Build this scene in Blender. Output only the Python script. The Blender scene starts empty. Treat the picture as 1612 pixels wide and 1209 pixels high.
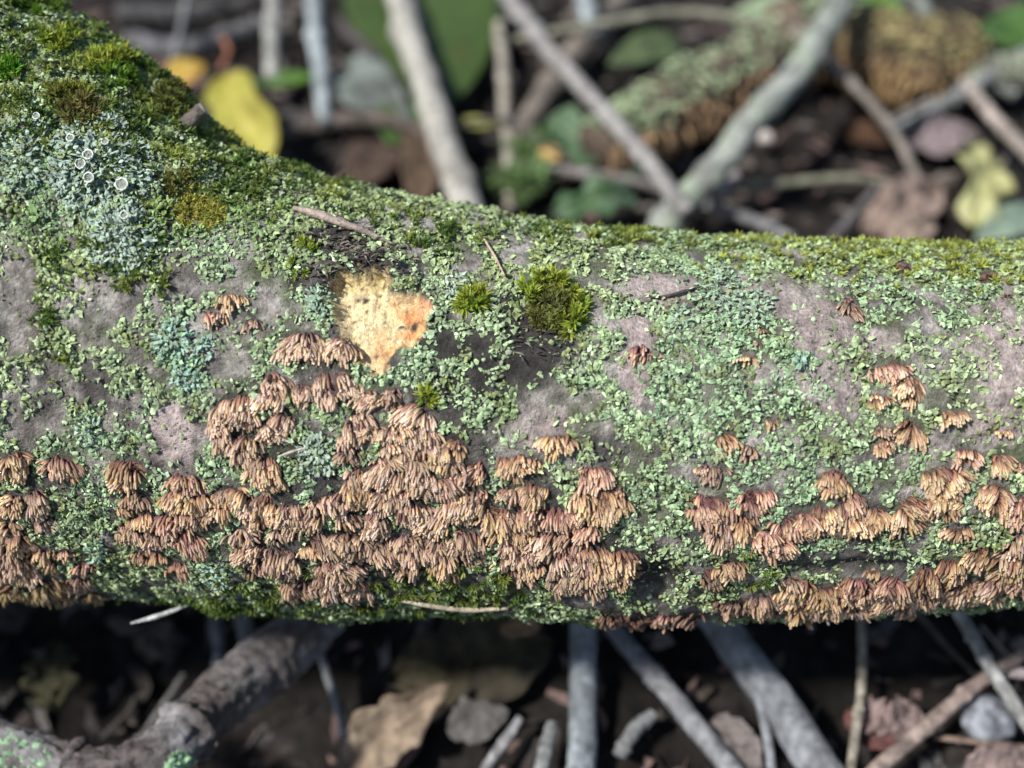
import bpy, math, random
import numpy as np
from mathutils import Vector
from mathutils.bvhtree import BVHTree

random.seed(7)
RNG = np.random.default_rng(11)
MM = 0.001
C = bpy.context.scene.collection
SC = bpy.context.scene

# ------------------------------------------------------------------ camera, sky, sun, exposure
# lengths below are millimetres.  Picture axes at the log: X along the log, U up the picture, N towards the camera.
PITCH = math.radians(45)
UX = np.array([1.0, 0, 0])
UU = np.array([0, math.sin(PITCH), math.cos(PITCH)])
UN = np.array([0, -math.cos(PITCH), math.sin(PITCH)])
F0 = np.array([0, 0, 98.0])            # point on the log's front that is in focus
D = 171.0                              # camera to focus point
CAMP = F0 + UN * D
HFOV = 2 * math.atan(80.6 / D)

cd = bpy.data.cameras.new('camera')
cam = bpy.data.objects.new('camera', cd)
C.objects.link(cam)
cam.location = Vector(CAMP * MM)
cam.rotation_euler = Vector(UN).to_track_quat('Z', 'Y').to_euler()
cd.sensor_width = 36
cd.lens = 18 / math.tan(HFOV / 2)
cd.clip_start = 0.005
cd.clip_end = 50
cd.dof.use_dof = True
cd.dof.focus_distance = (D + 6.0) * MM
cd.dof.aperture_fstop = cd.lens / 4.7
SC.camera = cam

SUN = np.array([-0.66, -0.35, 1.0]); SUN /= np.linalg.norm(SUN)
w = bpy.data.worlds.new('World'); SC.world = w; w.use_nodes = True
nt = w.node_tree
bg = nt.nodes['Background']
sky = nt.nodes.new('ShaderNodeTexSky')
sky.sky_type = 'NISHITA'; sky.sun_disc = False
sky.sun_elevation = math.asin(SUN[2]); sky.sun_rotation = math.atan2(SUN[0], SUN[1])
nt.links.new(sky.outputs[0], bg.inputs[0]); bg.inputs[1].default_value = 0.085
sl = bpy.data.lights.new('sun', 'SUN'); sl.energy = 4.3; sl.angle = math.radians(5.0); sl.color = (1, 0.97, 0.93)
so = bpy.data.objects.new('sun', sl); C.objects.link(so)
so.rotation_euler = Vector(SUN).to_track_quat('Z', 'Y').to_euler()
so.location = Vector(SUN)
vs = SC.view_settings
vs.view_transform = 'Standard'; vs.look = 'None'; vs.exposure = 0.55; vs.gamma = 1; vs.use_curve_mapping = False

# ------------------------------------------------------------------ small maths
def nrm(v):
    v = np.asarray(v, float)
    return v / np.maximum(np.linalg.norm(v, axis=-1, keepdims=True), 1e-9)

_perm = np.random.default_rng(3).permutation(256); _perm = np.concatenate([_perm, _perm, _perm])
_grad = nrm(np.random.default_rng(4).normal(size=(256, 3)))
def pn(P, s=1.0, off=0.0):
    """gradient noise of points P (N,3) / s, about -0.7..0.7"""
    P = np.asarray(P, float) / s + off
    I = np.floor(P).astype(int); f = P - I; I &= 255
    u = f * f * f * (f * (f * 6 - 15) + 10)
    r = 0
    for dx in (0, 1):
        for dy in (0, 1):
            for dz in (0, 1):
                h = _perm[_perm[_perm[(I[:, 0] + dx) & 255] + ((I[:, 1] + dy) & 255)] + ((I[:, 2] + dz) & 255)]
                g = _grad[h]
                d = g[:, 0] * (f[:, 0] - dx) + g[:, 1] * (f[:, 1] - dy) + g[:, 2] * (f[:, 2] - dz)
                wgt = (u[:, 0] if dx else 1 - u[:, 0]) * (u[:, 1] if dy else 1 - u[:, 1]) * (u[:, 2] if dz else 1 - u[:, 2])
                r = r + wgt * d
    return r
def fbm(P, s, o=3, off=0.0):
    r = 0; a = 1.0
    for k in range(o):
        r = r + a * pn(P, s, off + 17.3 * k); s *= 0.5; a *= 0.5
    return r
def sst(x, a, b):
    t = np.clip((x - a) / (b - a), 0, 1)
    return t * t * (3 - 2 * t)
def lerp(a, b, t):
    return a + (b - a) * t

# pixels of the 1612 x 1209 photograph <-> space
def ray(px, py):
    return nrm(-UN * D + UX * (px - 806) / 10 + UU * (604.5 - py) / 10)
def hollow(x, y):
    """a pit in the soil under the thick end of the log"""
    return -38.0 * np.exp(-((x + 72) / 52) ** 2 - ((y + 12) / 42) ** 2)  # ground shaped only so that more shadow gathers here
def gp(px, py, h=0.0, flat=False):
    d = ray(px, py)
    z = h
    for _ in range(12):
        P = CAMP + d * ((z - CAMP[2]) / d[2])
        if flat: break
        z = 0.5 * z + 0.5 * (h + hollow(P[0], P[1]))
    return P
def depth(P):
    return np.dot(CAMP - P, UN)
def mm_at(P, pxw):
    return pxw / 10.0 * depth(P) / D
def project(P):
    q = P - CAMP
    z = -q @ UN
    return 806 + 10 * D * (q @ UX) / z, 604.5 - 10 * D * (q @ UU) / z

# ------------------------------------------------------------------ mesh helpers
def link(o, parent=None):
    C.objects.link(o)
    if parent is not None:
        o.parent = parent
        o.matrix_parent_inverse = parent.matrix_world.inverted()
    return o
def mesh_obj(name, V, F, col=None, mat=None, parent=None, smooth=True, origin=None):
    """V in mm (world), F int array (n,3) or (n,4); origin: base point of the object in mm"""
    V = np.asarray(V, float); F = np.asarray(F, int)
    o0 = np.zeros(3) if origin is None else np.asarray(origin, float)
    me = bpy.data.meshes.new(name)
    n = len(V); k = F.shape[1]; m = len(F)
    me.vertices.add(n); me.loops.add(m * k); me.polygons.add(m)
    me.vertices.foreach_set('co', ((V - o0) * MM).astype(np.float32).ravel())
    me.loops.foreach_set('vertex_index', F.astype(np.int32).ravel())
    me.polygons.foreach_set('loop_start', (np.arange(m) * k).astype(np.int32))
    me.polygons.foreach_set('loop_total', np.full(m, k, np.int32))
    me.polygons.foreach_set('use_smooth', np.full(m, smooth))
    if col is not None:
        a = me.color_attributes.new('Col', 'FLOAT_COLOR', 'POINT')
        c4 = np.ones((n, 4), np.float32); c4[:, :3] = col
        a.data.foreach_set('color', c4.ravel())
    me.update(calc_edges=True)
    if mat: me.materials.append(mat)
    o = bpy.data.objects.new(name, me)
    C.objects.link(o)
    o.location = Vector(o0 * MM)
    if parent is not None:
        o.parent = parent
        o.location = Vector(o0 * MM) - parent.location
    return o
def tag(o, label=None, cat=None, group=None, kind=None):
    if label: o['label'] = label
    if cat: o['category'] = cat
    if group: o['group'] = group
    if kind: o['kind'] = kind
    return o
def empty(name, P):
    o = bpy.data.objects.new(name, None); o.empty_display_size = 0.01
    C.objects.link(o); o.location = Vector(np.asarray(P) * MM)
    return o

def frames(Nn, spin):
    """orthonormal frames (t, b, n) for normals Nn (k,3) with a spin angle each"""
    ref = np.where(np.abs(Nn[:, 2:3]) < 0.9, np.array([[0, 0, 1.0]]), np.array([[1.0, 0, 0]]))
    t = nrm(np.cross(ref, Nn)); b = np.cross(Nn, t)
    c, s = np.cos(spin)[:, None], np.sin(spin)[:, None]
    return t * c + b * s, -t * s + b * c
def stamp(TV, TF, P, T, B, Nn, scale):
    """copies template TV (k,v,3) chosen per instance to frames -> one vertex array, one face array"""
    k, v = TV.shape[0], TV.shape[1]
    sc = np.asarray(scale).reshape(k, 1, -1)
    L = TV * sc
    V = P[:, None] + L[:, :, 0:1] * T[:, None] + L[:, :, 1:2] * B[:, None] + L[:, :, 2:3] * Nn[:, None]
    Fa = (TF[None] + (np.arange(k) * v)[:, None, None]).reshape(-1, TF.shape[1])
    return V.reshape(-1, 3), Fa

# ------------------------------------------------------------------ materials
def material(name, rough=0.8, bump=0.0, bscale=3000.0, var=0.25, vscale=1500.0, spec=0.3, trans=0.0, bdist=0.0006):
    """colour comes from the attribute Col, broken up by noise; bump scales are in 1/m"""
    m = bpy.data.materials.new(name); m.use_nodes = True
    t = m.node_tree; p = t.nodes['Principled BSDF']
    a = t.nodes.new('ShaderNodeAttribute'); a.attribute_name = 'Col'
    tc = t.nodes.new('ShaderNodeTexCoord')
    n1 = t.nodes.new('ShaderNodeTexNoise'); n1.inputs['Scale'].default_value = vscale; n1.inputs['Detail'].default_value = 4
    t.links.new(tc.outputs['Object'], n1.inputs['Vector'])
    mr = t.nodes.new('ShaderNodeMapRange'); mr.inputs[1].default_value = 0.3; mr.inputs[2].default_value = 0.7
    mr.inputs[3].default_value = 1 - var; mr.inputs[4].default_value = 1 + var
    t.links.new(n1.outputs[0], mr.inputs[0])
    mx = t.nodes.new('ShaderNodeVectorMath'); mx.operation = 'SCALE'
    t.links.new(a.outputs['Color'], mx.inputs[0]); t.links.new(mr.outputs[0], mx.inputs['Scale'])
    t.links.new(mx.outputs[0], p.inputs['Base Color'])
    p.inputs['Roughness'].default_value = rough
    p.inputs['Specular IOR Level'].default_value = spec
    if bump:
        n2 = t.nodes.new('ShaderNodeTexNoise'); n2.inputs['Scale'].default_value = bscale; n2.inputs['Detail'].default_value = 6
        n2.inputs['Roughness'].default_value = 0.65
        t.links.new(tc.outputs['Object'], n2.inputs['Vector'])
        b = t.nodes.new('ShaderNodeBump'); b.inputs['Strength'].default_value = min(bump, 1.0); b.inputs['Distance'].default_value = bdist
        t.links.new(n2.outputs[0], b.inputs['Height']); t.links.new(b.outputs[0], p.inputs['Normal'])
    if trans:
        tr = t.nodes.new('ShaderNodeBsdfTranslucent'); t.links.new(mx.outputs[0], tr.inputs[0])
        ms = t.nodes.new('ShaderNodeMixShader'); ms.inputs[0].default_value = trans
        t.links.new(p.outputs[0], ms.inputs[1]); t.links.new(tr.outputs[0], ms.inputs[2])
        t.links.new(ms.outputs[0], t.nodes['Material Output'].inputs[0])
    return m
M_BARK = material('bark', 0.7, 0.8, 1500, 0.32, 1700, 0.4, bdist=0.0013)
M_WOOD = material('bare_wood', 0.7, 0.7, 1500, 0.2, 900, 0.3)
M_LICH = material('lichen', 0.8, 0, var=0.18, vscale=2500, spec=0.25)
M_MOSS = material('moss', 0.55, 0, var=0.15, vscale=2500, spec=0.4, trans=0.35)
M_FUNG = material('fungus', 0.6, 0.25, 3500, 0.18, 2600, 0.4)
M_TWIG = material('twig_bark', 0.7, 0.8, 900, 0.4, 500, 0.35, bdist=0.001)
M_LEAF = material('leaf', 0.5, 0.35, 500, 0.2, 180, 0.45, trans=0.25)
M_DEAD = material('dead_leaf', 0.75, 1.0, 500, 0.5, 260, 0.3, trans=0.06, bdist=0.0012)
M_SOIL = material('soil', 0.95, 1.0, 350, 0.5, 260, 0.15)
M_ROCK = material('stone', 0.7, 0.6, 500, 0.45, 400, 0.4)

# ------------------------------------------------------------------ ground
def ground_h(x, y):
    P = np.stack([x, y, np.zeros_like(x)], 1)
    return 7.0 * fbm(P, 50, 4) + 4.5 * fbm(P, 10, 4, 5.1) - 4.0 + hollow(x, y)
g1 = np.concatenate([-np.geomspace(3000, 320, 14), np.arange(-300, 301, 3.0), np.geomspace(320, 3000, 14)])
g2 = np.concatenate([-np.geomspace(3000, 270, 14), np.arange(-250, 481, 3.0), np.geomspace(500, 4000, 14)])
gx, gy = np.meshgrid(g1, g2, indexing='ij')
gz = ground_h(gx.ravel(), gy.ravel())
GV = np.stack([gx.ravel(), gy.ravel(), gz], 1)
ni, nj = gx.shape
ii, jj = np.meshgrid(np.arange(ni - 1), np.arange(nj - 1), indexing='ij')
a_ = (ii * nj + jj).ravel()
GF = np.stack([a_, a_ + nj, a_ + nj + 1, a_ + 1], 1)
q = fbm(GV, 25, 3, 2.2)[:, None]
gcol = lerp(np.array([0.008, 0.007, 0.006]), np.array([0.024, 0.020, 0.018]), sst(q, -0.4, 0.5))
tag(mesh_obj('ground', GV, GF, gcol, M_SOIL), 'dark crumbly forest soil under the log', 'soil', kind='structure')

# ------------------------------------------------------------------ the log: shape
TOP = np.array([(-900, -330), (-300, -140), (0, -60), (100, 5), (170, 52), (220, 82), (300, 152), (335, 200), (390, 237), (480, 262), (560, 284), (650, 304),
                (750, 320), (850, 338), (1000, 354), (1150, 368), (1300, 376), (1612, 381), (2000, 384), (2600, 386)], float)
BOT = np.array([(-900, 960), (-300, 960), (0, 956), (150, 951), (230, 946), (300, 950), (340, 964), (450, 966), (540, 980), (620, 975), (800, 975),
                (900, 982), (950, 992), (1050, 994), (1100, 985), (1300, 982), (1400, 974), (1612, 957), (2000, 945), (2600, 940)], float)
xs = np.concatenate([np.linspace(-215, -102, 60), np.arange(-100, 100.1, 0.5), np.linspace(102, 215, 60)])
NT = 420
B_N = 35.0                                 # half depth of the log
def smooth1(a, k):
    p = np.pad(a, k, mode='edge')
    kk = np.hanning(2 * k + 1); kk /= kk.sum()
    return np.convolve(p, kk, 'valid')
# the silhouette sits about 28 mm behind the focus plane
SIL = D / (D + 27.0)
pxs = 806 + xs * 10 * SIL
top_u = (604.5 - np.interp(pxs, TOP[:, 0], TOP[:, 1])) / 10 / SIL
bot_u = (604.5 - np.interp(pxs, BOT[:, 0], BOT[:, 1])) / 10 / SIL
tu = np.interp(xs, xs, top_u); bu = np.interp(xs, xs, bot_u)
core = slice(60, 60 + len(np.arange(-100, 100.1, 0.5)))
tu[core] = smooth1(tu[core], 7); bu[core] = smooth1(bu[core], 7)
uc = (tu + bu) / 2; ha = (tu - bu) / 2
sag = 27.0 * sst(np.abs(xs), 105, 215)      # out of the picture the log sinks to the ground at both ends
th = np.linspace(-math.pi, math.pi, NT, endpoint=False)
TH, XS = np.meshgrid(th, xs)
HA = ha[:, None]; UC = uc[:, None]
BN = B_N + 0.10 * (HA - 37)
NC = -BN
su, cn = np.sin(TH), np.cos(TH)
pu = UC + HA * su; pnn = NC + BN * cn
nu, nnn = su / HA, cn / BN
ln = np.sqrt(nu ** 2 + nnn ** 2); nu, nnn = nu / ln, nnn / ln
LP = (F0 + XS[..., None] * UX + pu[..., None] * UU + pnn[..., None] * UN)
LP[..., 2] -= sag[:, None]
LN = nu[..., None] * UU + nnn[..., None] * UN
P_ = LP.reshape(-1, 3); N_ = LN.reshape(-1, 3)
PXv, PYv = project(P_)
FRONT = ((CAMP - P_) * N_).sum(1) > 0

# exposed wood above the fungus: outline in photo pixels
WOUND = np.array([(508, 458), (530, 438), (560, 431), (602, 431), (612, 447), (606, 462), (632, 466), (655, 462), (676, 482), (672, 498), (654, 507),
                  (668, 519), (648, 538), (622, 552), (608, 570), (598, 584), (574, 582), (558, 562), (551, 540), (540, 505), (520, 480)], float)
def poly_sd(x, y, poly):
    """signed distance in pixels, negative inside"""
    d = np.full(x.shape, 1e9); ins = np.zeros(x.shape, bool)
    n = len(poly)
    for i in range(n):
        ax, ay = poly[i]; bx, by = poly[(i + 1) % n]
        ex, ey = bx - ax, by - ay
        t = np.clip(((x - ax) * ex + (y - ay) * ey) / (ex * ex + ey * ey), 0, 1)
        d = np.minimum(d, np.hypot(x - ax - t * ex, y - ay - t * ey))
        c = ((ay > y) != (by > y)) & (x < ex * (y - ay) / (ey if ey else 1e-9) + ax)
        ins ^= c
    return np.where(ins, -d, d)
def blobs(px, py, lst, wob, edge=0.25):
    """largest of soft ellipses (cx, cy, rx, ry, rot in degrees, value); wob shakes the outline"""
    r = np.zeros(len(px))
    for (cx, cy, rx, ry, rot, val) in lst:
        c, s = math.cos(math.radians(rot)), math.sin(math.radians(rot))
        dx, dy = px - cx, py - cy
        d = np.hypot((dx * c + dy * s) / rx, (-dx * s + dy * c) / ry) + wob
        r = np.maximum(r, val * (1 - sst(d, 1 - edge, 1 + edge)))
    return r
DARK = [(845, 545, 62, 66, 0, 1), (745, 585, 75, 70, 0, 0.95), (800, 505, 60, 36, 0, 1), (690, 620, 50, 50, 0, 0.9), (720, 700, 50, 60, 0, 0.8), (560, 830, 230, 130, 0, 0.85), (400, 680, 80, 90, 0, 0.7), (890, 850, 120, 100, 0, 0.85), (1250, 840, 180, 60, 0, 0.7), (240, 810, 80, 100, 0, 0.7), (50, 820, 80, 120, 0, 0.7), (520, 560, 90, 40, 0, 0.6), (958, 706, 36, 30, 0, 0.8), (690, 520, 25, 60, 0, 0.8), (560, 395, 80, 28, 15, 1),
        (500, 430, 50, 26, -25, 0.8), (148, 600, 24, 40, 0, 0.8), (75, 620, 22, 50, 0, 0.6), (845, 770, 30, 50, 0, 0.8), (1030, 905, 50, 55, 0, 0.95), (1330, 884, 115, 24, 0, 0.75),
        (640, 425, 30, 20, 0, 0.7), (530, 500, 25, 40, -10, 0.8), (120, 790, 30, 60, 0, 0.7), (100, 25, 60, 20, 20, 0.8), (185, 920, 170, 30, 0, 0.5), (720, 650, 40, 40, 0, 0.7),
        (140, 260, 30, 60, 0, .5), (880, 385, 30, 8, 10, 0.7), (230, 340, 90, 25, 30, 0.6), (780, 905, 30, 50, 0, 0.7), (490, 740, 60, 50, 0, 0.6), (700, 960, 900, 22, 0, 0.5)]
PINK = [(268, 690, 48, 65, 0, 1), (1000, 560, 28, 75, 0, 0.9), (1040, 455, 66, 30, 0, 0.8), (1290, 520, 62, 66, 0, 0.7), (1390, 540, 38, 22, 0, 0.7), (1580, 560, 55, 85, 0, 0.9),
        (1230, 465, 95, 30, 0, 0.5), (860, 670, 50, 30, 0, 0.6), (1560, 665, 60, 40, 0, 0.7), (1300, 610, 60, 45, 0, 0.6), (1440, 720, 60, 40, 0, 0.4)]
BARE = [(22, 470, 42, 85, 0, 1), (165, 450, 60, 26, 0, 0.9), (275, 440, 28, 46, 0, 0.75), (395, 505, 60, 34, 0, 0.75), (360, 575, 44, 30, 0, 0.95), (148, 600, 24, 40, 0, 0.95),
        (70, 650, 30, 34, 0, 0.8), (268, 690, 44, 62, 0, 1), (845, 545, 50, 58, 0, 0.95), (760, 580, 24, 40, 0, 0.7), (858, 645, 42, 58, 0, 0.9), (790, 690, 60, 24, 0, 0.7), (958, 706, 34, 28, 0, 0.9),
        (1040, 455, 62, 28, 0, 0.95), (1000, 560, 24, 74, 0, 0.85), (1082, 482, 30, 24, 0, 0.8), (1230, 465, 92, 30, 0, 0.85), (1290, 520, 56, 60, 0, 0.9), (1295, 600, 60, 46, 0, 0.75),
        (1390, 540, 36, 22, 0, 0.9), (1580, 560, 50, 84, 0, 0.8), (1560, 665, 62, 36, 0, 0.75), (1330, 884, 110, 20, 0, 0.8), (1028, 912, 44, 48, 0, 1), (550, 395, 70, 24, 18, 0.9),
        (500, 432, 44, 22, -25, 0.85), (845, 770, 30, 44, 0, 0.9), (30, 600, 30, 40, 0, 0.5), (1470, 480, 100, 10, 0, 0.5), (1487, 690, 30, 26, 0, 0.9), (80, 20, 70, 14, 15, 0.7),
        (540, 510, 26, 40, 0, 0.8), (1450, 600, 60, 40, 0, 0.5), (1170, 620, 40, 60, 0, 0.3), (215, 545, 16, 30, 0, 0.5), (1100, 700, 20, 30, 0, .3), (1240, 690, 25, 40, 0, .55),
        (1500, 535, 60, 25, 0, 0.5), (130, 265, 14, 50, 0, 0.6), (780, 372, 60, 10, 20, 0.6)]
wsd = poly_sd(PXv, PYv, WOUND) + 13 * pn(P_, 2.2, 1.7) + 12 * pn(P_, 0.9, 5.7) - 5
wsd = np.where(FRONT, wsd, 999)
wob = 0.45 * pn(P_, 6.0, 3.3) + 0.25 * pn(P_, 2.0, 7.7)
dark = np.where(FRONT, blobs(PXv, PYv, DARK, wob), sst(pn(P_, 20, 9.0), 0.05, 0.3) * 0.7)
pink = np.where(FRONT, blobs(PXv, PYv, PINK, wob), 0)
bare = np.where(FRONT, blobs(PXv, PYv, BARE, wob), sst(pn(P_, 18, 4.0), -0.05, 0.25))
disp = 1.5 * fbm(P_ * np.array([0.6, 1, 1]), 22, 3) + 0.42 * fbm(P_, 2.6, 4, 9.1)
shoulder = np.where(FRONT, sst(560 - PXv, 0, 160) * sst(420 - PYv, 0, 80), 0)
disp += shoulder * (2.6 * fbm(P_, 9, 3, 41.0) + 0.6)
disp += 0.5 * pn(P_, 5.0, 51.0) * sst(420 - PYv, 0, 60)
disp += 0.28 * dark * np.abs(pn(P_, 1.5, 2.0)) * 2.2
pim = pn(P_, 1.9, 31.0)
disp += 0.30 * sst(pim, 0.32, 0.55) + bare * (0.55 * sst(pn(P_, 2.6, 61.0), 0.22, 0.42) - 0.4 * sst(pn(P_, 3.4, 63.0), 0.25, 0.45))                                   # small warts in the bark
disp += -2.2 * (1 - sst(wsd, -12, 3)) + (0.9 * fbm(P_ * np.array([1.4, 0.7, 0.7]), 2.0, 3, 4.4) - 0.5 * sst(pn(P_, 1.2, 8.0), 0.25, 0.4)) * (wsd < 0)
disp += 1.5 * np.exp(-((wsd - 16) / 13) ** 2) * sst(450 - PYv, -20, 30) * (PXv < 660)   # raised bark lip over the wound
disp += -3.0 * np.where(FRONT, blobs(PXv, PYv, [(1030, 925, 36, 30, 0, 1)], wob * 0.6, 0.5), 0)
disp += -1.2 * np.where(FRONT, blobs(PXv, PYv, [(1330, 893, 120, 10, -2, 1), (1180, 925, 60, 10, 5, .6)], wob * 0.3, 0.6), 0)
crk0 = np.abs(pn(P_ * np.array([0.45, 1, 1]), 2.4, 91.0)) + 0.35 * np.abs(pn(P_, 1.0, 93.0))
disp += -0.28 * (1 - sst(crk0, 0.015, 0.09)) * (wsd > 0)
LV = P_ + N_ * disp[:, None]
ni, nj = len(xs), NT
ii, jj = np.meshgrid(np.arange(ni - 1), np.arange(nj), indexing='ij')
A_ = (ii * nj + jj).ravel(); Bq = (ii * nj + (jj + 1) % nj).ravel()
LF = np.stack([A_, Bq, Bq + nj, A_ + nj], 1)
# colours of the bark and of the bare wood
n1 = fbm(P_, 9, 3, 6.1)[:, None]; n2 = fbm(P_, 2.0, 3, 1.1)[:, None]
bc = lerp(np.array([0.13, 0.115, 0.10]), np.array([0.44, 0.405, 0.365]), sst(n1 + 0.9 * n2, -0.6, 0.6))
bc = lerp(bc, np.array([0.46, 0.37, 0.345]) * (1 + 0.4 * n2), 0.8 * pink[:, None])
crk = np.abs(pn(P_ * np.array([0.45, 1, 1]), 2.4, 91.0)) + 0.35 * np.abs(pn(P_, 1.0, 93.0))
crack = (1 - sst(crk, 0.015, 0.07))[:, None]
mott = sst(fbm(P_, 4.0, 4, 95.0), 0.10, 0.42)[:, None] * np.where(FRONT, 0.35 + 0.65 * sst(1000 - PXv, 0, 400), 0.6)[:, None]
bc = lerp(bc, np.array([0.045, 0.04, 0.037]), 0.75 * np.maximum(crack * 0.7, mott))
green = sst(fbm(P_, 7, 3, 8.8)[:, None] + 0.25 * (1 - bare[:, None]), 0.1, 0.6)
bc = lerp(bc, np.array([0.085, 0.11, 0.045]), 0.75 * green * (1 - 0.6 * bare[:, None]))
lich_bg = np.where(FRONT, 1 - bare, 0.5)[:, None] * sst(fbm(P_, 4.2, 3, 12.0)[:, None] + 0.3, 0, 0.4)
bc = lerp(bc, np.array([0.05, 0.055, 0.03]), 0.6 * lich_bg)
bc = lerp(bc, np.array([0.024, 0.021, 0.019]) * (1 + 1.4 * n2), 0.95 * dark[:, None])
cream, orange, brown = np.array([0.80, 0.64, 0.36]), np.array([0.70, 0.33, 0.11]), np.array([0.40, 0.25, 0.12])
og = 0.6 * sst((PXv - 600) / 40 + (PYv - 540) / 90 + 2.0 * pn(P_, 2.2, 2.0), 0.0, 1.5)[:, None]
wc = lerp(cream, orange, og)
wc = lerp(wc, brown, sst(n2, 0.15, 0.6) * 0.4)
hot = blobs(PXv, PYv, [(640, 490, 26, 14, 20, 1), (645, 524, 22, 8, 0, 1), (600, 545, 14, 26, 0, 0.7), (620, 480, 10, 16, 0, .8)], wob * 1.5, 0.5)[:, None]
wc = lerp(wc, np.array([0.70, 0.20, 0.03]), hot * 0.55)
wc = lerp(wc, np.array([0.55, 0.24, 0.15]), sst(PXv - 640, -10, 40)[:, None] * sst(500 - PYv, -10, 20)[:, None] * 0.6)
wc = lerp(wc, np.array([0.60, 0.46, 0.20]), sst((455 - PYv), -5, 15)[:, None] * 0.7)
wc = wc * (1 + 0.7 * fbm(P_ * np.array([2.2, 0.5, 0.5]), 1.6, 3, 97.0))[:, None]
hole = np.zeros(len(P_))
for hx, hy, hr in [(603, 443, 5), (595, 455, 5), (598, 467, 4), (572, 462, 8), (560, 464, 5), (556, 500, 4), (585, 485, 3), (650, 509, 9), (632, 511, 8), (560, 540, 4), (570, 556, 4), (582, 523, 3), (575, 600, 4), (545, 470, 5), (567, 445, 4), (580, 505, 3), (566, 520, 4), (590, 560, 4), (602, 500, 3), (575, 480, 3), (610, 530, 4), (540, 452, 4), (588, 438, 3)]:
    hole = np.maximum(hole, 1 - sst(np.hypot(PXv - hx, (PYv - hy) * 1.5), hr * 0.6, hr))
wc = lerp(wc, np.array([0.05, 0.04, 0.035]), hole[:, None] * (wsd < 0)[:, None])
bc = lerp(bc, np.array([0.035, 0.028, 0.024]), (0.8 * (1 - sst(wsd, 5, 16)))[:, None])  # dark bark ring round the wound; edge shade painted in for depth
bc = lerp(bc, wc, (1 - sst(wsd, -3, 3))[:, None])
log_obj = empty('mossy_log', F0 + UN * -35 + UU * -10)
tag(log_obj, 'thick fallen log overgrown with green lichen, moss and tan tooth fungus', 'log')
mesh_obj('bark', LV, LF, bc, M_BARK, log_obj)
BVH = BVHTree.FromPolygons([tuple(v) for v in LV.tolist()], LF.tolist())
def hit(px, py):
    d = ray(px, py)
    r = BVH.ray_cast(Vector(CAMP), Vector(d))
    if r[0] is None: return None, None
    i, j = r[2] // nj, r[2] % nj
    return np.array(r[0]), N_[i * nj + j]

# surface sampling
LVg = LV.reshape(ni, nj, 3); LNg = N_.reshape(ni, nj, 3)
q00 = LVg[:-1]; q10 = LVg[1:]; q01 = np.roll(LVg, -1, 1)[:-1]
cell_area = np.linalg.norm(np.cross(q10 - q00, q01 - q00), axis=2).ravel()
inview = FRONT & (PXv > -60) & (PXv < 1672) & (PYv > -60)
near_view = (PXv > -350) & (PXv < 1962)
cell_w = np.where(inview, 1.0, np.where(near_view, 0.20, 0.03)).reshape(ni, nj)[:-1].ravel()
cell_cum = np.cumsum(cell_area * cell_w)
def sample_log(n, rng=RNG):
    c = np.searchsorted(cell_cum, rng.random(n) * cell_cum[-1]); c = np.minimum(c, len(cell_cum) - 1)
    i, j = c // nj, c % nj; j2 = (j + 1) % nj
    u, v = rng.random((n, 1)), rng.random((n, 1))
    P = lerp(lerp(LVg[i, j], LVg[i + 1, j], u), lerp(LVg[i, j2], LVg[i + 1, j2], u), v)
    Nn = LNg[i, j]
    return P, Nn, i * nj + j

# ------------------------------------------------------------------ parts of the log
def tube(path, rad, sides=10, nz=0.0, nscale=3.0, seed=0.0, cap=True):
    """path (k,3) mm, rad (k,) mm -> verts, quads (+ cap ring to a point)"""
    path = np.asarray(path, float); k = len(path)
    tan = nrm(np.gradient(path, axis=0))
    ref = np.array([0.13, 0.2, 1.0]); ref = ref if abs(nrm(ref) @ tan[0]) < 0.9 else np.array([1.0, 0.1, 0])
    a = nrm(np.cross(tan, ref)); b = np.cross(tan, a)
    ang = np.linspace(0, 2 * math.pi, sides, endpoint=False)
    V = path[:, None] + rad[:, None, None] * (np.cos(ang)[None, :, None] * a[:, None] + np.sin(ang)[None, :, None] * b[:, None])
    V = V.reshape(-1, 3)
    if nz:
        cen = np.repeat(path, sides, 0)
        V = cen + (V - cen) * (1 + nz * fbm(V, nscale, 3, seed))[:, None]
    i, j = np.meshgrid(np.arange(k - 1), np.arange(sides), indexing='ij')
    p = (i * sides + j).ravel(); q_ = (i * sides + (j + 1) % sides).ravel()
    Fq = np.stack([p, q_, q_ + sides, p + sides], 1)
    if cap:
        n0 = len(V)
        V = np.vstack([V, path[0], path[-1]])
        j = np.arange(sides); j2 = (j + 1) % sides
        Fq = np.vstack([Fq, np.stack([j2, j, np.full(sides, n0), np.full(sides, n0)], 1)])
        e = (k - 1) * sides
        Fq = np.vstack([Fq, np.stack([e + j, e + j2, np.full(sides, n0 + 1), np.full(sides, n0 + 1)], 1)])
    return V, Fq
def quads_to_tris(Fq):
    t1 = Fq[:, [0, 1, 2]]; t2 = Fq[:, [0, 2, 3]]
    t = np.vstack([t1, t2])
    ok = (t[:, 0] != t[:, 1]) & (t[:, 1] != t[:, 2]) & (t[:, 0] != t[:, 2])
    return t[ok]
def spline(pts, n):
    """Catmull-Rom through pts"""
    pts = np.asarray(pts, float)
    if len(pts) == 2: return lerp(pts[0], pts[1], np.linspace(0, 1, n)[:, None])
    ext = np.vstack([2 * pts[0] - pts[1], pts, 2 * pts[-1] - pts[-2]])
    out = []
    m = len(pts) - 1
    for t in np.linspace(0, m, n):
        i = min(int(t), m - 1); f = t - i
        p0, p1, p2, p3 = ext[i:i + 4]
        out.append(0.5 * (2 * p1 + (p2 - p0) * f + (2 * p0 - 5 * p1 + 4 * p2 - p3) * f * f + (3 * p1 - p0 - 3 * p2 + p3) * f ** 3))
    return np.array(out)
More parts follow.
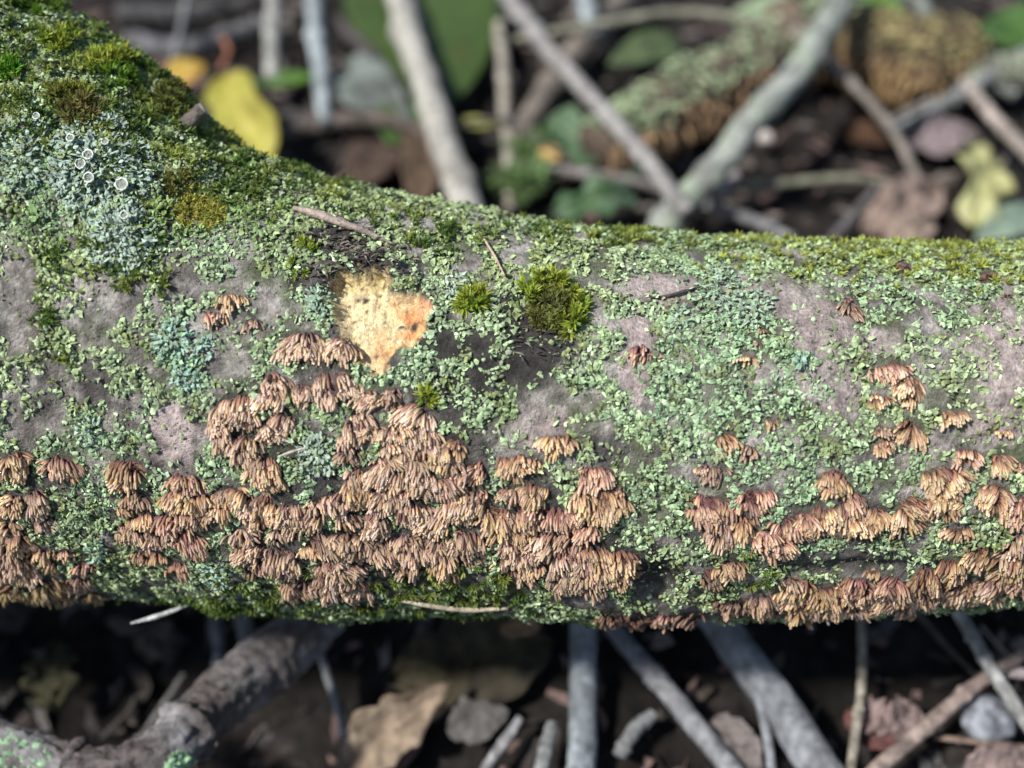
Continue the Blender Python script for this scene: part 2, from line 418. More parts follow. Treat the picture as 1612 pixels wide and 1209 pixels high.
def on_log(px, py, lift=0.0):
    P, Nn = hit(px, py)
    return P + Nn * lift
def log_strand(name, pix, wpx, col, lift=0.5, mat=M_TWIG, parent=log_obj, nz=0.3, col2=None):
    path = spline([on_log(x, y, l) for (x, y, l) in pix], 22)
    r = np.interp(np.linspace(0, 1, 22), np.linspace(0, 1, len(wpx)), wpx) / 20
    V, Fq = tube(path, r, 8, nz, 1.0, random.random() * 9)
    c = np.array(col) * (1 + 0.7 * pn(V, 0.8))[:, None]
    return mesh_obj(name, V, Fq, c, mat, parent, origin=path[0])
# broken twig stub on the shoulder of the log
p0, nn0 = hit(293, 196)
d = nrm(UX * 0.75 + UU * 0.6 + UN * 0.15)
pth = np.array([p0 - d * 2, p0 + d * 1, p0 + d * 3.2, p0 + d * 4.3])
V, Fq = tube(spline(pth, 10), np.linspace(1.6, 1.15, 10), 9, 0.25, 1.2)
stub_c = np.tile(np.array([0.12, 0.10, 0.085]), (len(V), 1)); stub_c[-1] = (0.6, 0.54, 0.48); stub_c[-11:-2] = (0.5, 0.44, 0.38)
mesh_obj('broken_twig_stub', V, Fq, stub_c, M_TWIG, log_obj, origin=p0)
# fibrous splinter of bark over the wound, made of strands
sp = log_strand('bark_splinter', [(463, 332, 0.6), (500, 345, 1.0), (540, 358, 0.9), (580, 372, 0.8), (622, 388, 0.4)], [9, 17, 14, 10, 4], (0.30, 0.24, 0.20), nz=0.5)
for k in range(9):
    oy = (k - 4) * 2.3
    log_strand('fibre', [(465 + 8 * k, 333 + oy + 3 * k, 1.0), (500 + 8 * k, 347 + oy + 3 * k, 1.5), (535 + 9 * k, 362 + oy * 1.3 + 3 * k, 0.9)], [1.5, 3.4, 1.2], (0.36, 0.30, 0.26), parent=sp)
# shaggy dark fibres of torn bark round the top of the wound
Vs, Fs, Cs, nv = [], [], [], 0
for i in range(380):
    if i < 260: x, y = random.gauss(555, 45), random.gauss(392, 17) + 0.0
    elif i < 340: x, y = random.gauss(495, 22), random.gauss(432, 12)
    else: x, y = random.gauss(850, 30), random.gauss(535, 30)
    y += (x - 555) * 0.22 if i < 260 else 0
    p, nn_ = hit(x, y)
    if p is None or poly_sd(np.array([x]), np.array([y]), WOUND)[0] < 2: continue
    d_ = nrm(UX * (1 if random.random() < 0.75 else 0.2) - UU * random.gauss(0.28, 0.35) + nn_ * random.gauss(0.1, 0.25))
    L_ = random.uniform(0.7, 2.4)
    V, Fq = tube(spline([p - nn_ * 0.1, p + d_ * L_ * 0.5 + nn_ * random.uniform(0.2, 0.7), p + d_ * L_ - nn_ * 0.1], 5), np.array([0.5, 0.9, 1, 0.8, 0.3]) * random.uniform(0.08, 0.20), 5)
    Vs.append(V); Fs.append(Fq + nv); nv += len(V)
    Cs.append(np.tile(np.array([0.11, 0.095, 0.08]) * random.choice([0.35, 0.5, 0.8, 1.3, 2.0]), (len(V), 1)))
tag(mesh_obj('torn_bark', np.vstack(Vs), np.vstack(Fs), np.vstack(Cs), M_TWIG, log_obj), kind='stuff')
# thin dead bits lying on the log
for nm, pix, wd, cl, lab in [
    ('straw', [(632, 937, 1.0), (680, 943, 1.3), (740, 949, 1.3), (800, 950, 0.9)], [5, 9, 10, 5], (0.42, 0.36, 0.26), 'thin tan straw stuck along the log under the fungus colony'),
    ('pine_needle', [(762, 383, 0.9), (777, 410, 1.4), (795, 441, 1.0)], [4, 5, 3], (0.48, 0.36, 0.27), 'short reddish dry needle lying above the bright moss tuft'),
    ('root_thread', [(1022, 470, 0.3), (1050, 469, 0.5), (1078, 462, 0.6), (1104, 455, 0.4)], [3, 5, 6, 4], (0.06, 0.05, 0.045), 'dark thread-like rootlet on bare grey bark'),
    ('chaff_flake', [(440, 716, 1.2), (460, 708, 1.6), (484, 702, 1.2)], [3, 5, 2], (0.46, 0.40, 0.34), 'pale dry fibre lying on the grey-blue rosette inside the curved fungus colony'),
]:
    o = log_strand(nm, pix, wd, cl, parent=None)
    tag(o, lab, 'plant debris')

# ------------------------------------------------------------------ lichen: countless small lobes
def lobe_templates(n, sides, rng, elong=1.0):
    a = np.linspace(0, 2 * math.pi, sides, endpoint=False)
    out = []
    for _ in range(n):
        r1 = 1 + 0.34 * np.sin(a * rng.integers(2, 5) + rng.random() * 6) + 0.16 * rng.normal(size=sides)
        up = rng.random() < 0.28                                   # more than half the lobes curl up at the rim
        z1 = (0.20 if up else -0.34) + 0.20 * rng.normal(size=sides)
        rim = np.stack([r1 * np.cos(a) * elong, r1 * np.sin(a), z1], 1)
        r2 = 0.58 * r1
        mid = np.stack([r2 * np.cos(a) * elong, r2 * np.sin(a), (-0.05 if up else 0.14) + 0.10 * rng.normal(size=sides)], 1)
        cen = np.array([[0, 0, 0.12 + 0.15 * rng.normal()]])
        out.append(np.vstack([rim, mid, cen]))
    j = np.arange(sides); j2 = (j + 1) % sides
    Fq = np.vstack([np.stack([j, j2, sides + j2], 1), np.stack([j, sides + j2, sides + j], 1), np.stack([sides + j, sides + j2, np.full(sides, 2 * sides)], 1)])
    return np.array(out), Fq
LT, LTF = lobe_templates(40, 6, RNG)
LT2, LT2F = lobe_templates(16, 8, RNG, 1.7)
# the smallest lobes: one ring and a centre
LT0 = np.concatenate([LT[:, :6] * np.array([1, 1, 1.0]), LT[:, 12:13] + np.array([0, 0, 0.12])], 1)
LT0F = np.stack([np.arange(6), (np.arange(6) + 1) % 6, np.full(6, 6)], 1)
def tilt(Nn, amt, rng=RNG):
    return nrm(Nn + amt * rng.normal(size=Nn.shape))
def lobes_mesh(P, Nn, size, col, T=LT, TF=LTF, amt=0.45, flat=1.0, spin=None, cvar=0.2):
    k = len(P)
    n2_ = tilt(Nn, amt)
    t, b = frames(n2_, RNG.random(k) * 6.283 if spin is None else spin)
    TV = T[RNG.integers(0, len(T), k)].copy(); TV[:, :, 2] *= flat
    V, Fa = stamp(TV, TF, P, t, b, n2_, size)
    v = TV.shape[1]
    cc = col * (1 + cvar * RNG.normal(size=(k, 1)))
    cv = np.repeat(cc, v, 0)
    sides = (v - 1) // 2
    if v == 7: return V, Fa, np.clip(cv * np.tile(np.array([1.2] * 6 + [0.85]), k)[:, None], 0.01, 0.9)
    rimf = np.tile(np.concatenate([np.full(sides, 1.25), np.full(sides, 0.92), [0.8]]), k)[:, None]   # pale margins
    return V, Fa, np.clip(cv * rimf, 0.01, 0.9)

GREENS = dict(pale=np.array([0.37, 0.45, 0.265]), teal=np.array([0.275, 0.41, 0.27]), olive=np.array([0.21, 0.27, 0.10]), grey=np.array([0.38, 0.45, 0.37]))
TEAL = [(1130, 600, 190, 120, 0, 0.8), (1250, 780, 260, 110, 0, 0.7), (1120, 430, 120, 60, 0, 0.7), (1400, 470, 180, 60, 0, 0.7), (1180, 490, 70, 50, 0, 0.9), (300, 560, 60, 70, 0, 0.9), (170, 720, 130, 100, 0, 0.6),
        (560, 620, 300, 300, 0, 0.35), (340, 780, 60, 100, 0, 0.6), (500, 740, 60, 70, 0, .8), (90, 280, 170, 120, 0, 0.5), (700, 600, 120, 100, 0, .4)]
YEL = [(300, 330, 60, 34, 0, 1), (330, 90, 200, 150, 30, 0.5), (700, 380, 200, 50, 15, 0.5), (1400, 400, 300, 40, 0, 0.65), (460, 300, 150, 60, 15, 0.4), (120, 420, 90, 50, 0, 0.6), (75, 440, 40, 80, 0, 0.5)]
def lichen_density(P, Nn, vid):
    px, py = PXv[vid], PYv[vid]
    fr = FRONT[vid]
    clump = fbm(P, 4.2, 3, 12.0)
    wide = pn(P, 16, 5.5)
    bias = 0.37 + 0.12 * wide
    bias = bias + np.where(py < 330, 0.25, 0) * fr + np.where((px < 520) & (py < 410), 0.30, 0) * fr
    bias = bias + 0.22 * np.exp(-((px - 1120) / 160) ** 2 - ((py - 600) / 150) ** 2) * fr
    bias = bias - np.where(py > 880, 0.12, 0) * fr
    dn = sst(clump + bias, 0.12, 0.34) - 0.95 * bare[vid]
    dn = np.where(wsd[vid] < 26, np.maximum(dn, 0.75 * (px > 590) * sst(fbm(P, 2.0, 2, 3.0), -0.1, 0.2)), dn)
    dn = np.where(wsd[vid] < 2, -1, dn)
    return np.clip(dn, 0, 1)
# where fungus stands no lichen is set
CAPS = [(362, 458, 45, 42, 'o'), (337, 484, 34, 34, 'r'), (400, 499, 32, 26, 'b'), (478, 517, 80, 72, 'p'), (540, 528, 52, 56, 'p'),
 (430, 585, 46, 55, 'p'), (480, 605, 46, 40, 'p'), (522, 578, 82, 76, 'p'), (372, 617, 66, 66, 'p'), (346, 642, 36, 74, 'p'), (380, 678, 62, 60, 'p'), (432, 660, 58, 48, 'p'),
 (592, 612, 68, 48, 'p'), (650, 632, 66, 54, 'p'), (566, 653, 72, 66, 'p'), (668, 674, 48, 60, 'p'), (622, 692, 58, 42, 'p'), (602, 728, 66, 48, 'p'), (660, 736, 62, 54, 'p'),
 (706, 686, 56, 72, 'o'), (746, 725, 46, 48, 'r'), (752, 766, 54, 56, 'p'), (716, 778, 58, 56, 'p'), (420, 718, 60, 62, 'o'), (345, 768, 40, 62, 'o'), (374, 763, 38, 48, 'o'), (415, 776, 58, 66, 'o'),
 (455, 790, 48, 60, 'p'), (530, 770, 54, 54, 'p'), (490, 795, 44, 52, 'p'), (590, 768, 58, 44, 'p'), (585, 802, 54, 44, 'p'), (645, 786, 44, 48, 'p'), (682, 800, 58, 56, 'p'),
 (398, 850, 66, 52, 'p'), (445, 856, 58, 52, 'p'), (466, 903, 54, 52, 'p'), (510, 833, 54, 50, 'p'), (516, 880, 58, 64, 'p'), (558, 898, 54, 58, 'p'), (548, 838, 54, 52, 'p'), (594, 842, 58, 60, 'p'), (642, 836, 58, 62, 'p'),
 (690, 846, 62, 56, 'p'), (736, 826, 62, 78, 'p'), (620, 760, 50, 50, 'p'), (560, 735, 40, 40, 'p'), (700, 745, 52, 52, 'p'), (545, 700, 40, 40, 'b'),
 (878, 676, 52, 50, 'o'), (812, 709, 64, 60, 'o'), (840, 756, 54, 48, 'o'), (802, 762, 38, 40, 'p'), (828, 792, 64, 56, 'r'), (790, 798, 38, 66, 'o'), (875, 796, 48, 46, 'r'), (862, 830, 54, 54, 'p'), (799, 845, 36, 48, 'p'),
 (938, 728, 58, 52, 'r'), (926, 762, 58, 52, 'o'), (962, 764, 60, 62, 'o'), (946, 786, 80, 50, 'o'), (915, 814, 58, 54, 'r'), (822, 853, 60, 92, 'p'), (888, 858, 68, 88, 'p'), (938, 850, 62, 82, 'o'), (980, 862, 62, 78, 'o'), (920, 885, 70, 62, 'p'),
 (1143, 680, 40, 42, 'o'), (1178, 698, 26, 32, 'b'), (1213, 655, 24, 20, 'o'), (1120, 728, 54, 36, 'b'), (1117, 768, 68, 80, 'r'), (1187, 762, 56, 64, 'r'), (1135, 818, 50, 54, 'p'), (1172, 806, 44, 58, 'o'),
 (1315, 735, 58, 62, 'o'), (1344, 772, 38, 46, 'r'), (1255, 798, 64, 66, 'r'), (1215, 828, 60, 62, 'r'), (1287, 793, 64, 66, 'o'), (1335, 803, 54, 56, 'o'), (1375, 793, 48, 58, 'o'), (1428, 784, 64, 66, 'o'), (1485, 730, 90, 72, 'o'), (1482, 776, 78, 54, 'o'),
 (1150, 875, 50, 50, 'o'), (1118, 892, 42, 40, 'b'), (1255, 908, 68, 62, 'o'), (1302, 914, 62, 62, 'o'), (1350, 901, 48, 66, 'r'), (1400, 904, 64, 50, 'r'), (1455, 889, 50, 62, 'o'), (1200, 930, 70, 52, 'b'), (1245, 940, 60, 42, 'b'), (1150, 940, 60, 40, 'b'),
 (1300, 945, 64, 38, 'p'), (1350, 942, 60, 38, 'p'), (1400, 932, 60, 40, 'p'), (1448, 925, 60, 42, 'p'), (1500, 915, 60, 46, 'p'), (1555, 905, 60, 48, 'p'), (1605, 900, 50, 50, 'p'),
 (1400, 567, 62, 44, 'r'), (1430, 590, 48, 62, 'o'), (1382, 617, 46, 34, 'o'), (1432, 662, 48, 52, 'o'), (1391, 667, 38, 28, 'b'), (1393, 689, 44, 30, 'o'), (1496, 642, 46, 34, 'o'), (1583, 672, 34, 20, 'o'), (1523, 703, 46, 40, 'r'),
 (1575, 711, 40, 42, 'o'), (1608, 722, 26, 32, 'o'), (1565, 755, 54, 72, 'o'), (1606, 778, 56, 62, 'r'), (1505, 824, 54, 32, 'o'), (1540, 856, 58, 52, 'o'), (1492, 876, 56, 52, 'o'), (1590, 862, 58, 66, 'o'), (1608, 832, 40, 40, 'p'),
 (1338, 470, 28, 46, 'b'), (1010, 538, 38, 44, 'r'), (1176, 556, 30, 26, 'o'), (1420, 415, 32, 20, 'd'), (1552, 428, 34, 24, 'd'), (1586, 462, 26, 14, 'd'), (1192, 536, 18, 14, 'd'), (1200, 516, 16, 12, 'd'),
 (25, 707, 50, 50, 'o'), (98, 711, 58, 64, 'r'), (20, 774, 34, 32, 'o'), (58, 764, 36, 58, 'p'), (70, 811, 44, 30, 'p'), (18, 816, 30, 28, 'o'), (30, 834, 44, 48, 'o'), (12, 864, 44, 62, 'p'), (38, 872, 44, 60, 'p'), (66, 857, 38, 30, 'o'), (103, 861, 24, 24, 'r'), (135, 879, 38, 30, 'r'),
 (200, 719, 60, 54, 'o'), (216, 769, 50, 40, 'b'), (228, 803, 58, 40, 'o'), (234, 833, 58, 38, 'p'), (232, 863, 52, 28, 'o'), (290, 741, 54, 44, 'r'), (284, 766, 64, 46, 'o'), (286, 800, 54, 42, 'r'), (296, 833, 60, 48, 'r'), (280, 879, 38, 34, 'r'),
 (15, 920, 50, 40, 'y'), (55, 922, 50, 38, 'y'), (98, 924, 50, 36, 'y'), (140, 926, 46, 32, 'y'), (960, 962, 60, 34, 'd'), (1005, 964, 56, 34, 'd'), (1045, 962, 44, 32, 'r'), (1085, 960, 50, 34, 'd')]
def fill_colony(poly, step, tones, seed):
    """more tufts where the colony closes up into one mass"""
    rg = random.Random(seed); pl = np.array(poly, float); out = []
    y = pl[:, 1].min()
    while y < pl[:, 1].max():
        x = pl[:, 0].min() + rg.uniform(0, step)
        while x < pl[:, 0].max():
            X_, Y_ = x + rg.gauss(0, step * 0.22), y + rg.gauss(0, step * 0.22)
            if poly_sd(np.array([X_]), np.array([Y_ + 14]), pl)[0] < -8:
                w_ = rg.uniform(30, 52)
                out.append((int(X_), int(Y_), int(w_), int(w_ * rg.uniform(0.8, 1.15)), rg.choice(tones)))
            x += step
        y += step * 0.78
    return out
CAPS += fill_colony([(552, 600), (640, 605), (680, 640), (705, 690), (745, 720), (778, 775), (772, 830), (750, 885), (735, 910), (590, 910), (585, 960), (440, 958), (445, 905), (368, 900), (365, 850), (330, 825), (335, 770), (400, 735), (430, 705),
                     (450, 790), (520, 775), (560, 735), (540, 670)], 50, 'pppob', 5)
CAPS += fill_colony([(345, 625), (420, 590), (545, 585), (540, 650), (470, 655), (465, 705), (400, 745), (340, 720)], 54, 'ppb', 6)
CAPS += fill_colony([(775, 790), (900, 790), (930, 830), (1005, 860), (1012, 930), (800, 945), (780, 860)], 54, 'opr', 7)
CAPS += fill_colony([(0, 790), (60, 790), (70, 850), (150, 880), (150, 945), (0, 950)], 50, 'opy', 8)
CAPS += fill_colony([(180, 740), (240, 760), (255, 740), (318, 740), (325, 880), (200, 890)], 56, 'orp', 9)
CAPS += fill_colony([(1225, 905), (1350, 900), (1480, 880), (1612, 850), (1612, 950), (1400, 975), (1200, 975)], 56, 'opr', 10)
CAPS += fill_colony([(1200, 830), (1290, 780), (1390, 780), (1390, 850), (1260, 880), (1190, 885)], 58, 'orp', 12)
capa = np.array([c[:4] for c in CAPS], float)
def in_caps(px, py, k=0.44):
    r = np.zeros(len(px), bool)
    for cx, tp, w_, h_ in capa:
        r |= (np.hypot((px - cx) / (w_ * k + 1), (py - (tp + h_ * 0.42)) / (h_ * k + 1)) < 1)
    return r
def lichen_color(P, vid):
    px, py = PXv[vid], PYv[vid]
    nz = (pn(P, 8, 15.0) + 0.6 * pn(P, 2.5, 25.0))[:, None]
    t = np.where(FRONT[vid], blobs(px, py, TEAL, 0.3 * pn(P, 5, 2.0), 0.5), 0.3)[:, None]
    y = np.where(FRONT[vid], blobs(px, py, YEL, 0.3 * pn(P, 5, 2.0), 0.5), 0.3)[:, None]
    c = lerp(GREENS['pale'], GREENS['olive'], sst(nz, -0.1, 0.6) * 0.8)
    c = lerp(c, GREENS['teal'], np.clip(t * 0.85 + 0.35 * sst(-nz, 0, 0.5), 0, 1))
    c = lerp(c, np.array([0.30, 0.36, 0.09]), np.clip(y * 0.6, 0, 1))
    c = lerp(c, GREENS['grey'], sst(pn(P, 3.5, 45.0), 0.25, 0.5)[:, None] * 0.6)
    return lerp(c, c * np.array([0.6, 0.72, 0.5]), (shoulder[vid] * sst(pn(P, 6, 71.0), -0.15, 0.3))[:, None])
P, Nn, vid = sample_log(170000)
dn = lichen_density(P, Nn, vid)
keep = (RNG.random(len(P)) < dn) & ~(in_caps(PXv[vid], PYv[vid]) & FRONT[vid])
P, Nn, vid = P[keep], Nn[keep], vid[keep]
k = len(P)
size = (0.18 + 0.40 * RNG.random(k) ** 1.8)
zl = RNG.random(k) ** 1.2 * (0.18 + 1.1 * sst(fbm(P, 4.2, 3, 12.0), -0.1, 0.5))
lc = lichen_color(P, vid) * (0.45 + 0.8 * RNG.random((k, 1)) ** 0.9)
pt = sst(fbm(P, 3.0, 3, 81.0), 0.05, 0.4)[:, None]                        # older olive-brown clumps among the fresh ones
lc = lerp(lc, np.array([0.17, 0.19, 0.075]) * (0.6 + 0.8 * RNG.random((k, 1))), 0.75 * pt)
lc = lerp(lc, np.array([0.42, 0.47, 0.36]), (RNG.random((k, 1)) < 0.08) * 0.7) * np.array([0.92, 0.94, 0.85])
PL = P + Nn * (zl + 0.06)[:, None]
bigl = size > 0.38
V1, F1, C1 = lobes_mesh(PL[bigl], Nn[bigl], size[bigl][:, None], lc[bigl], amt=0.5)
V2, F2, C2 = lobes_mesh(PL[~bigl], Nn[~bigl], size[~bigl][:, None] * 1.1, lc[~bigl], LT0, LT0F, amt=0.5)
V1, F1, C1 = np.vstack([V1, V2]), np.vstack([F1, F2 + len(V1)]), np.vstack([C1, C2])
print('lobes', k)
tag(mesh_obj('lichen', V1, F1, C1, M_LICH, smooth=True), 'pale green leafy lichen crusting most of the log', 'lichen', kind='stuff')
# powdery granules between the lobes
OC = np.array([[1, 0, 0], [-1, 0, 0], [0, 1, 0], [0, -1, 0], [0, 0, 1], [0, 0, -1]], float)
OCF = np.array([[0, 2, 4], [2, 1, 4], [1, 3, 4], [3, 0, 4], [2, 0, 5], [1, 2, 5], [3, 1, 5], [0, 3, 5]])
P, Nn, vid = sample_log(24000)
dn = sst(fbm(P, 6, 3, 3.0) + 0.25 - 0.15 * bare[vid], 0, 0.5)
keep = (RNG.random(len(P)) < dn) & (wsd[vid] > 6) & ~(in_caps(PXv[vid], PYv[vid], 0.3) & FRONT[vid])
P, Nn, vid = P[keep], Nn[keep], vid[keep]; k = len(P)
t, b = frames(tilt(Nn, 0.5), RNG.random(k) * 6.28)
TV = OC[None] * (1 + 0.35 * RNG.normal(size=(k, 6, 1)))
V1, F1 = stamp(TV, OCF, P + Nn * 0.08, t, b, Nn, (0.07 + 0.13 * RNG.random((k, 1)) ** 2))
gc = lerp(lichen_color(P, vid), np.array([0.10, 0.08, 0.065]), (RNG.random((k, 1)) < 0.5) * 0.95)
gc = gc * (0.75 + 0.5 * RNG.random((k, 1)))
tag(mesh_obj('lichen_granules', V1, F1, np.repeat(gc, 6, 0), M_LICH), 'powdery green and brown lichen granules dusting the bark', 'lichen', kind='stuff')

# bigger blue-green rosettes, each a plant of its own
def rosette(cx, cy, rpx, label, col, n=70, disks=(), name='lichen_rosette', lobe=0.75, squash=1.0):
    n = int(n * 2.6); lobe *= 0.54
    P0, N0 = hit(cx, cy)
    Ps, Ns, sp, sz = [], [], [], []
    for i in range(n):
        r = rpx * math.sqrt(random.random()); a = random.random() * 6.283
        x, y = cx + r * math.cos(a), cy + r * math.sin(a) * squash
        p, nn_ = hit(x, y)
        if p is None: continue
        Ps.append(p + nn_ * (0.25 + 0.7 * (1 - r / rpx) + 1.0 * random.random() ** 2)); Ns.append(nn_)
        out = UX * math.cos(a) - UU * math.sin(a)
        sp.append(out); sz.append(lobe * (0.6 + 0.6 * random.random()))
    Ps, Ns, sp, sz = map(np.array, (Ps, Ns, sp, sz))
    n2_ = tilt(Ns, 0.55)
    t = nrm(sp - (sp * n2_).sum(1, keepdims=True) * n2_ + 0.5 * RNG.normal(size=sp.shape) * 0.6)
    t = nrm(t - (t * n2_).sum(1, keepdims=True) * n2_)
    b = np.cross(n2_, t)
    TV = LT2[RNG.integers(0, len(LT2), len(Ps))].copy(); TV[:, :, 2] *= 0.8
    V, Fa = stamp(TV, LT2F, Ps, t, b, n2_, sz[:, None] * 0.72)
    cc = lerp(np.array(col), np.array([0.42, 0.50, 0.41]), 0.5 * RNG.random((len(Ps), 1))) * (0.6 + 0.5 * RNG.random((len(Ps), 1)))
    cc = lerp(cc, np.array([0.22, 0.25, 0.09]), (RNG.random((len(Ps), 1)) < 0.12) * 0.8)
    o = mesh_obj(name, V, Fa, np.clip(np.repeat(cc, TV.shape[1], 0), 0.01, 0.9), M_LICH, origin=P0)
    tag(o, label, 'lichen')
    for (dx, dy, dr) in disks:                    # cup-shaped fruiting discs with a pale rim
        p, nn_ = hit(dx, dy)
        nn_ = nrm(nn_ * 0.6 + UN * 0.6)
        a = np.linspace(0, 6.283, 20, endpoint=False)
        t_, b_ = frames(nn_[None], np.array([0.3])); t_, b_ = t_[0], b_[0]
        R_ = dr / 10
        prof = [(0.5, -1.2), (0.85, -0.2), (1.0, 0.22), (0.93, 0.34), (0.80, 0.25), (0.74, 0.05), (0.4, 0.0), (0.02, 0.02)]
        rings = [p + nn_ * (2.1 + z * R_) + R_ * r_ * (np.cos(a)[:, None] * t_ * 1.0 + np.sin(a)[:, None] * b_) for r_, z in prof]
        V = np.vstack(rings) + 0.06 * R_ * RNG.normal(size=(20 * len(prof), 3))
        i_, j_ = np.meshgrid(np.arange(len(prof) - 1), np.arange(20), indexing='ij')
        p_ = (i_ * 20 + j_).ravel(); q_ = (i_ * 20 + (j_ + 1) % 20).ravel()
        cc = np.repeat(np.array([(0.3, .38, .3), (0.45, .53, .43), (0.62, .70, .58), (0.66, .74, .62), (0.55, .6, .5), (0.24, .26, .22), (0.22, .235, .21), (0.22, .235, .21)]), 20, 0)
        mesh_obj('fruiting_disc', V, np.stack([p_, q_, q_ + 20, p_ + 20], 1), cc, M_LICH, o, origin=p)
BG = (0.33, 0.46, 0.36); TQ = (0.26, 0.44, 0.32)
rosette(160, 265, 82, 'large blue-grey lichen rosette with pale-rimmed fruiting discs on the log shoulder', (0.33, 0.43, 0.36), 330,
        [(147, 252, 9), (135, 266, 9), (148, 287, 9), (199, 298, 11), (119, 226, 7), (203, 345, 7), (66, 192, 6), (173, 232, 6)], lobe=0.85)
rosette(190, 375, 58, 'dense blue-grey lichen rosette just under the disc-bearing rosette', (0.35, 0.45, 0.37), 170)
rosette(45, 250, 60, 'blue-green lichen rosette beside the large disc-bearing one', (0.28, 0.38, 0.29), 120)
rosette(272, 535, 32, 'turquoise lichen rosette over bare bluish bark', TQ, 55)
rosette(318, 548, 22, 'small turquoise lichen rosette touching its larger turquoise neighbour', TQ, 26)
rosette(293, 590, 26, 'turquoise lichen rosette beneath the pair of turquoise rosettes', (0.27, 0.43, 0.33), 34)
rosette(340, 902, 24, 'bright turquoise lichen rosette low on the log beside pinkish fungus', (0.29, 0.46, 0.33), 34)
rosette(140, 675, 24, 'pale turquoise lichen rosette above the rounded fungus tufts', (0.32, 0.45, 0.31), 30)
rosette(152, 862, 18, 'small turquoise lichen rosette between low fungus tufts', TQ, 20)
rosette(1185, 488, 30, 'mint green lichen rosette on pinkish bare bark', (0.31, 0.43, 0.28), 60)
rosette(1130, 455, 36, 'mint green lichen rosette at the end of the dark rootlet', (0.30, 0.42, 0.28), 70)
rosette(1070, 500, 20, 'little mint lichen rosette below the dark rootlet', (0.30, 0.42, 0.28), 28)
rosette(1265, 570, 16, 'tiny teal lichen rosette at the edge of pale bare bark', TQ, 16)
rosette(505, 475, 24, 'bluish lichen rosette beside the orange bare wood', (0.29, 0.42, 0.29), 36)
rosette(500, 715, 34, 'grey-blue lichen rosette inside the curved fungus colony', (0.34, 0.42, 0.33), 55)
rosette(720, 452, 20, 'pale grey-blue lichen rosette left of the bright moss tuft'.replace('left of', 'beside'), (0.42, 0.50, 0.42), 28)

# ------------------------------------------------------------------ moss
def shoot_leaves(P, Nn, L, n_leaf, spread, col, wid=0.115):
    """moss shoots: n_leaf folded lance leaves each"""
    k = len(P)
    n2_ = tilt(Nn, 0.35)
    V, Fs, Cs = [], [], []
    P2 = np.repeat(P, n_leaf, 0); N2 = np.repeat(n2_, n_leaf, 0); L2 = np.repeat(np.asarray(L), n_leaf)
    m = len(P2)
    t, b = frames(N2, RNG.random(m) * 6.283)
    el = spread * (0.35 + 0.75 * RNG.random((m, 1)))
    dirv = nrm(N2 * np.cos(el) + t * np.sin(el))
    side = b
    base = P2 + N2 * (0.35 * L2 * RNG.random(m))[:, None]
    w_ = (L2 * wid * (0.7 + 0.5 * RNG.random(m)))[:, None]
    L3 = (L2 * (0.7 + 0.5 * RNG.random(m)))[:, None]
    upv = np.cross(side, dirv)
    q0 = base; q1 = base + dirv * L3 * 0.45 + side * w_ + upv * w_ * 0.3; q2 = base + dirv * L3 * 0.45 - side * w_ + upv * w_ * 0.3
    q3 = base + dirv * L3 + upv * L3 * -0.12 * RNG.random((m, 1)) + N2 * -0.1 * L3
    qm = base + dirv * L3 * 0.5 - upv * w_ * 0.1
    V = np.stack([q0, q1, qm, q2, q3], 1).reshape(-1, 3)
    TF = np.array([[0, 1, 2], [0, 2, 3], [1, 4, 2], [2, 4, 3]])
    Fa = (TF[None] + (np.arange(m) * 5)[:, None, None]).reshape(-1, 3)
    cc = np.repeat(np.asarray(col) if np.ndim(col) == 2 else np.tile(col, (k, 1)), n_leaf, 0) * (1 + 0.25 * RNG.normal(size=(m, 1)))
    cv = np.repeat(cc[:, None], 5, 1) * np.array([0.8, 1, 1, 1, 1.25])[None, :, None]
    return V, Fa, np.clip(cv.reshape(-1, 3), 0.01, 0.9)
def cushion(cx, cy, rx, ry, label, col, col2, n=40, L=2.2, high=1.2, leaf=14, spread=1.0, group=None, name='moss_tuft'):
    P0, N0 = hit(cx, cy)
    Ps, Ns, cl = [], [], []
    for i in range(int(n * 1.4)):
        r = math.sqrt(random.random()); a = random.random() * 6.283
        x, y = cx + rx * r * math.cos(a), cy + ry * r * math.sin(a)
        p, nn_ = hit(x, y)
        if p is None: continue
        Ps.append(p + nn_ * high * (1 - r * r)); Ns.append(nrm(nn_ + 0.8 * r * (UX * math.cos(a) - UU * math.sin(a)) + 0.15 * UU))
        f = random.random()
        cl.append(lerp(np.array(col), np.array(col2), f))
    if not Ps: return
    Ps, Ns, cl = np.array(Ps), np.array(Ns), np.array(cl)
    V, Fa, Cc = shoot_leaves(Ps, Ns, L * (0.65 + 0.5 * RNG.random(len(Ps))), int(leaf * 1.7), spread, cl)
    o = mesh_obj(name, V, Fa, Cc, M_MOSS, origin=P0, smooth=False)
    tag(o, label, 'moss', group)
BRI, YG, OL, DG = (0.18, 0.29, 0.03), (0.36, 0.38, 0.05), (0.16, 0.17, 0.04), (0.06, 0.12, 0.02)
cushion(868, 486, 36, 34, 'round olive moss cushion with bright green fringe on dark bark', (0.11, 0.115, 0.03), (0.19, 0.21, 0.05), 75, 1.4, 1.5, 14, 1.1)
for fx, fy in [(848, 453), (872, 449), (895, 462), (907, 486), (900, 510), (834, 464)]:
    cushion(fx, fy, 14, 12, 'bright green moss sprig fringing the round olive cushion', BRI, YG, 6, 2.2, 0.9, 12, 0.9, 'moss sprigs fringing the olive cushion')
cushion(740, 475, 24, 10, 'flat bright green moss sprig above dark bark, beside the olive cushion', BRI, YG, 14, 2.3, 0.8)
cushion(97, 68, 28, 16, 'lime green moss tuft high on the log shoulder', BRI, YG, 24, 1.9, 0.7)
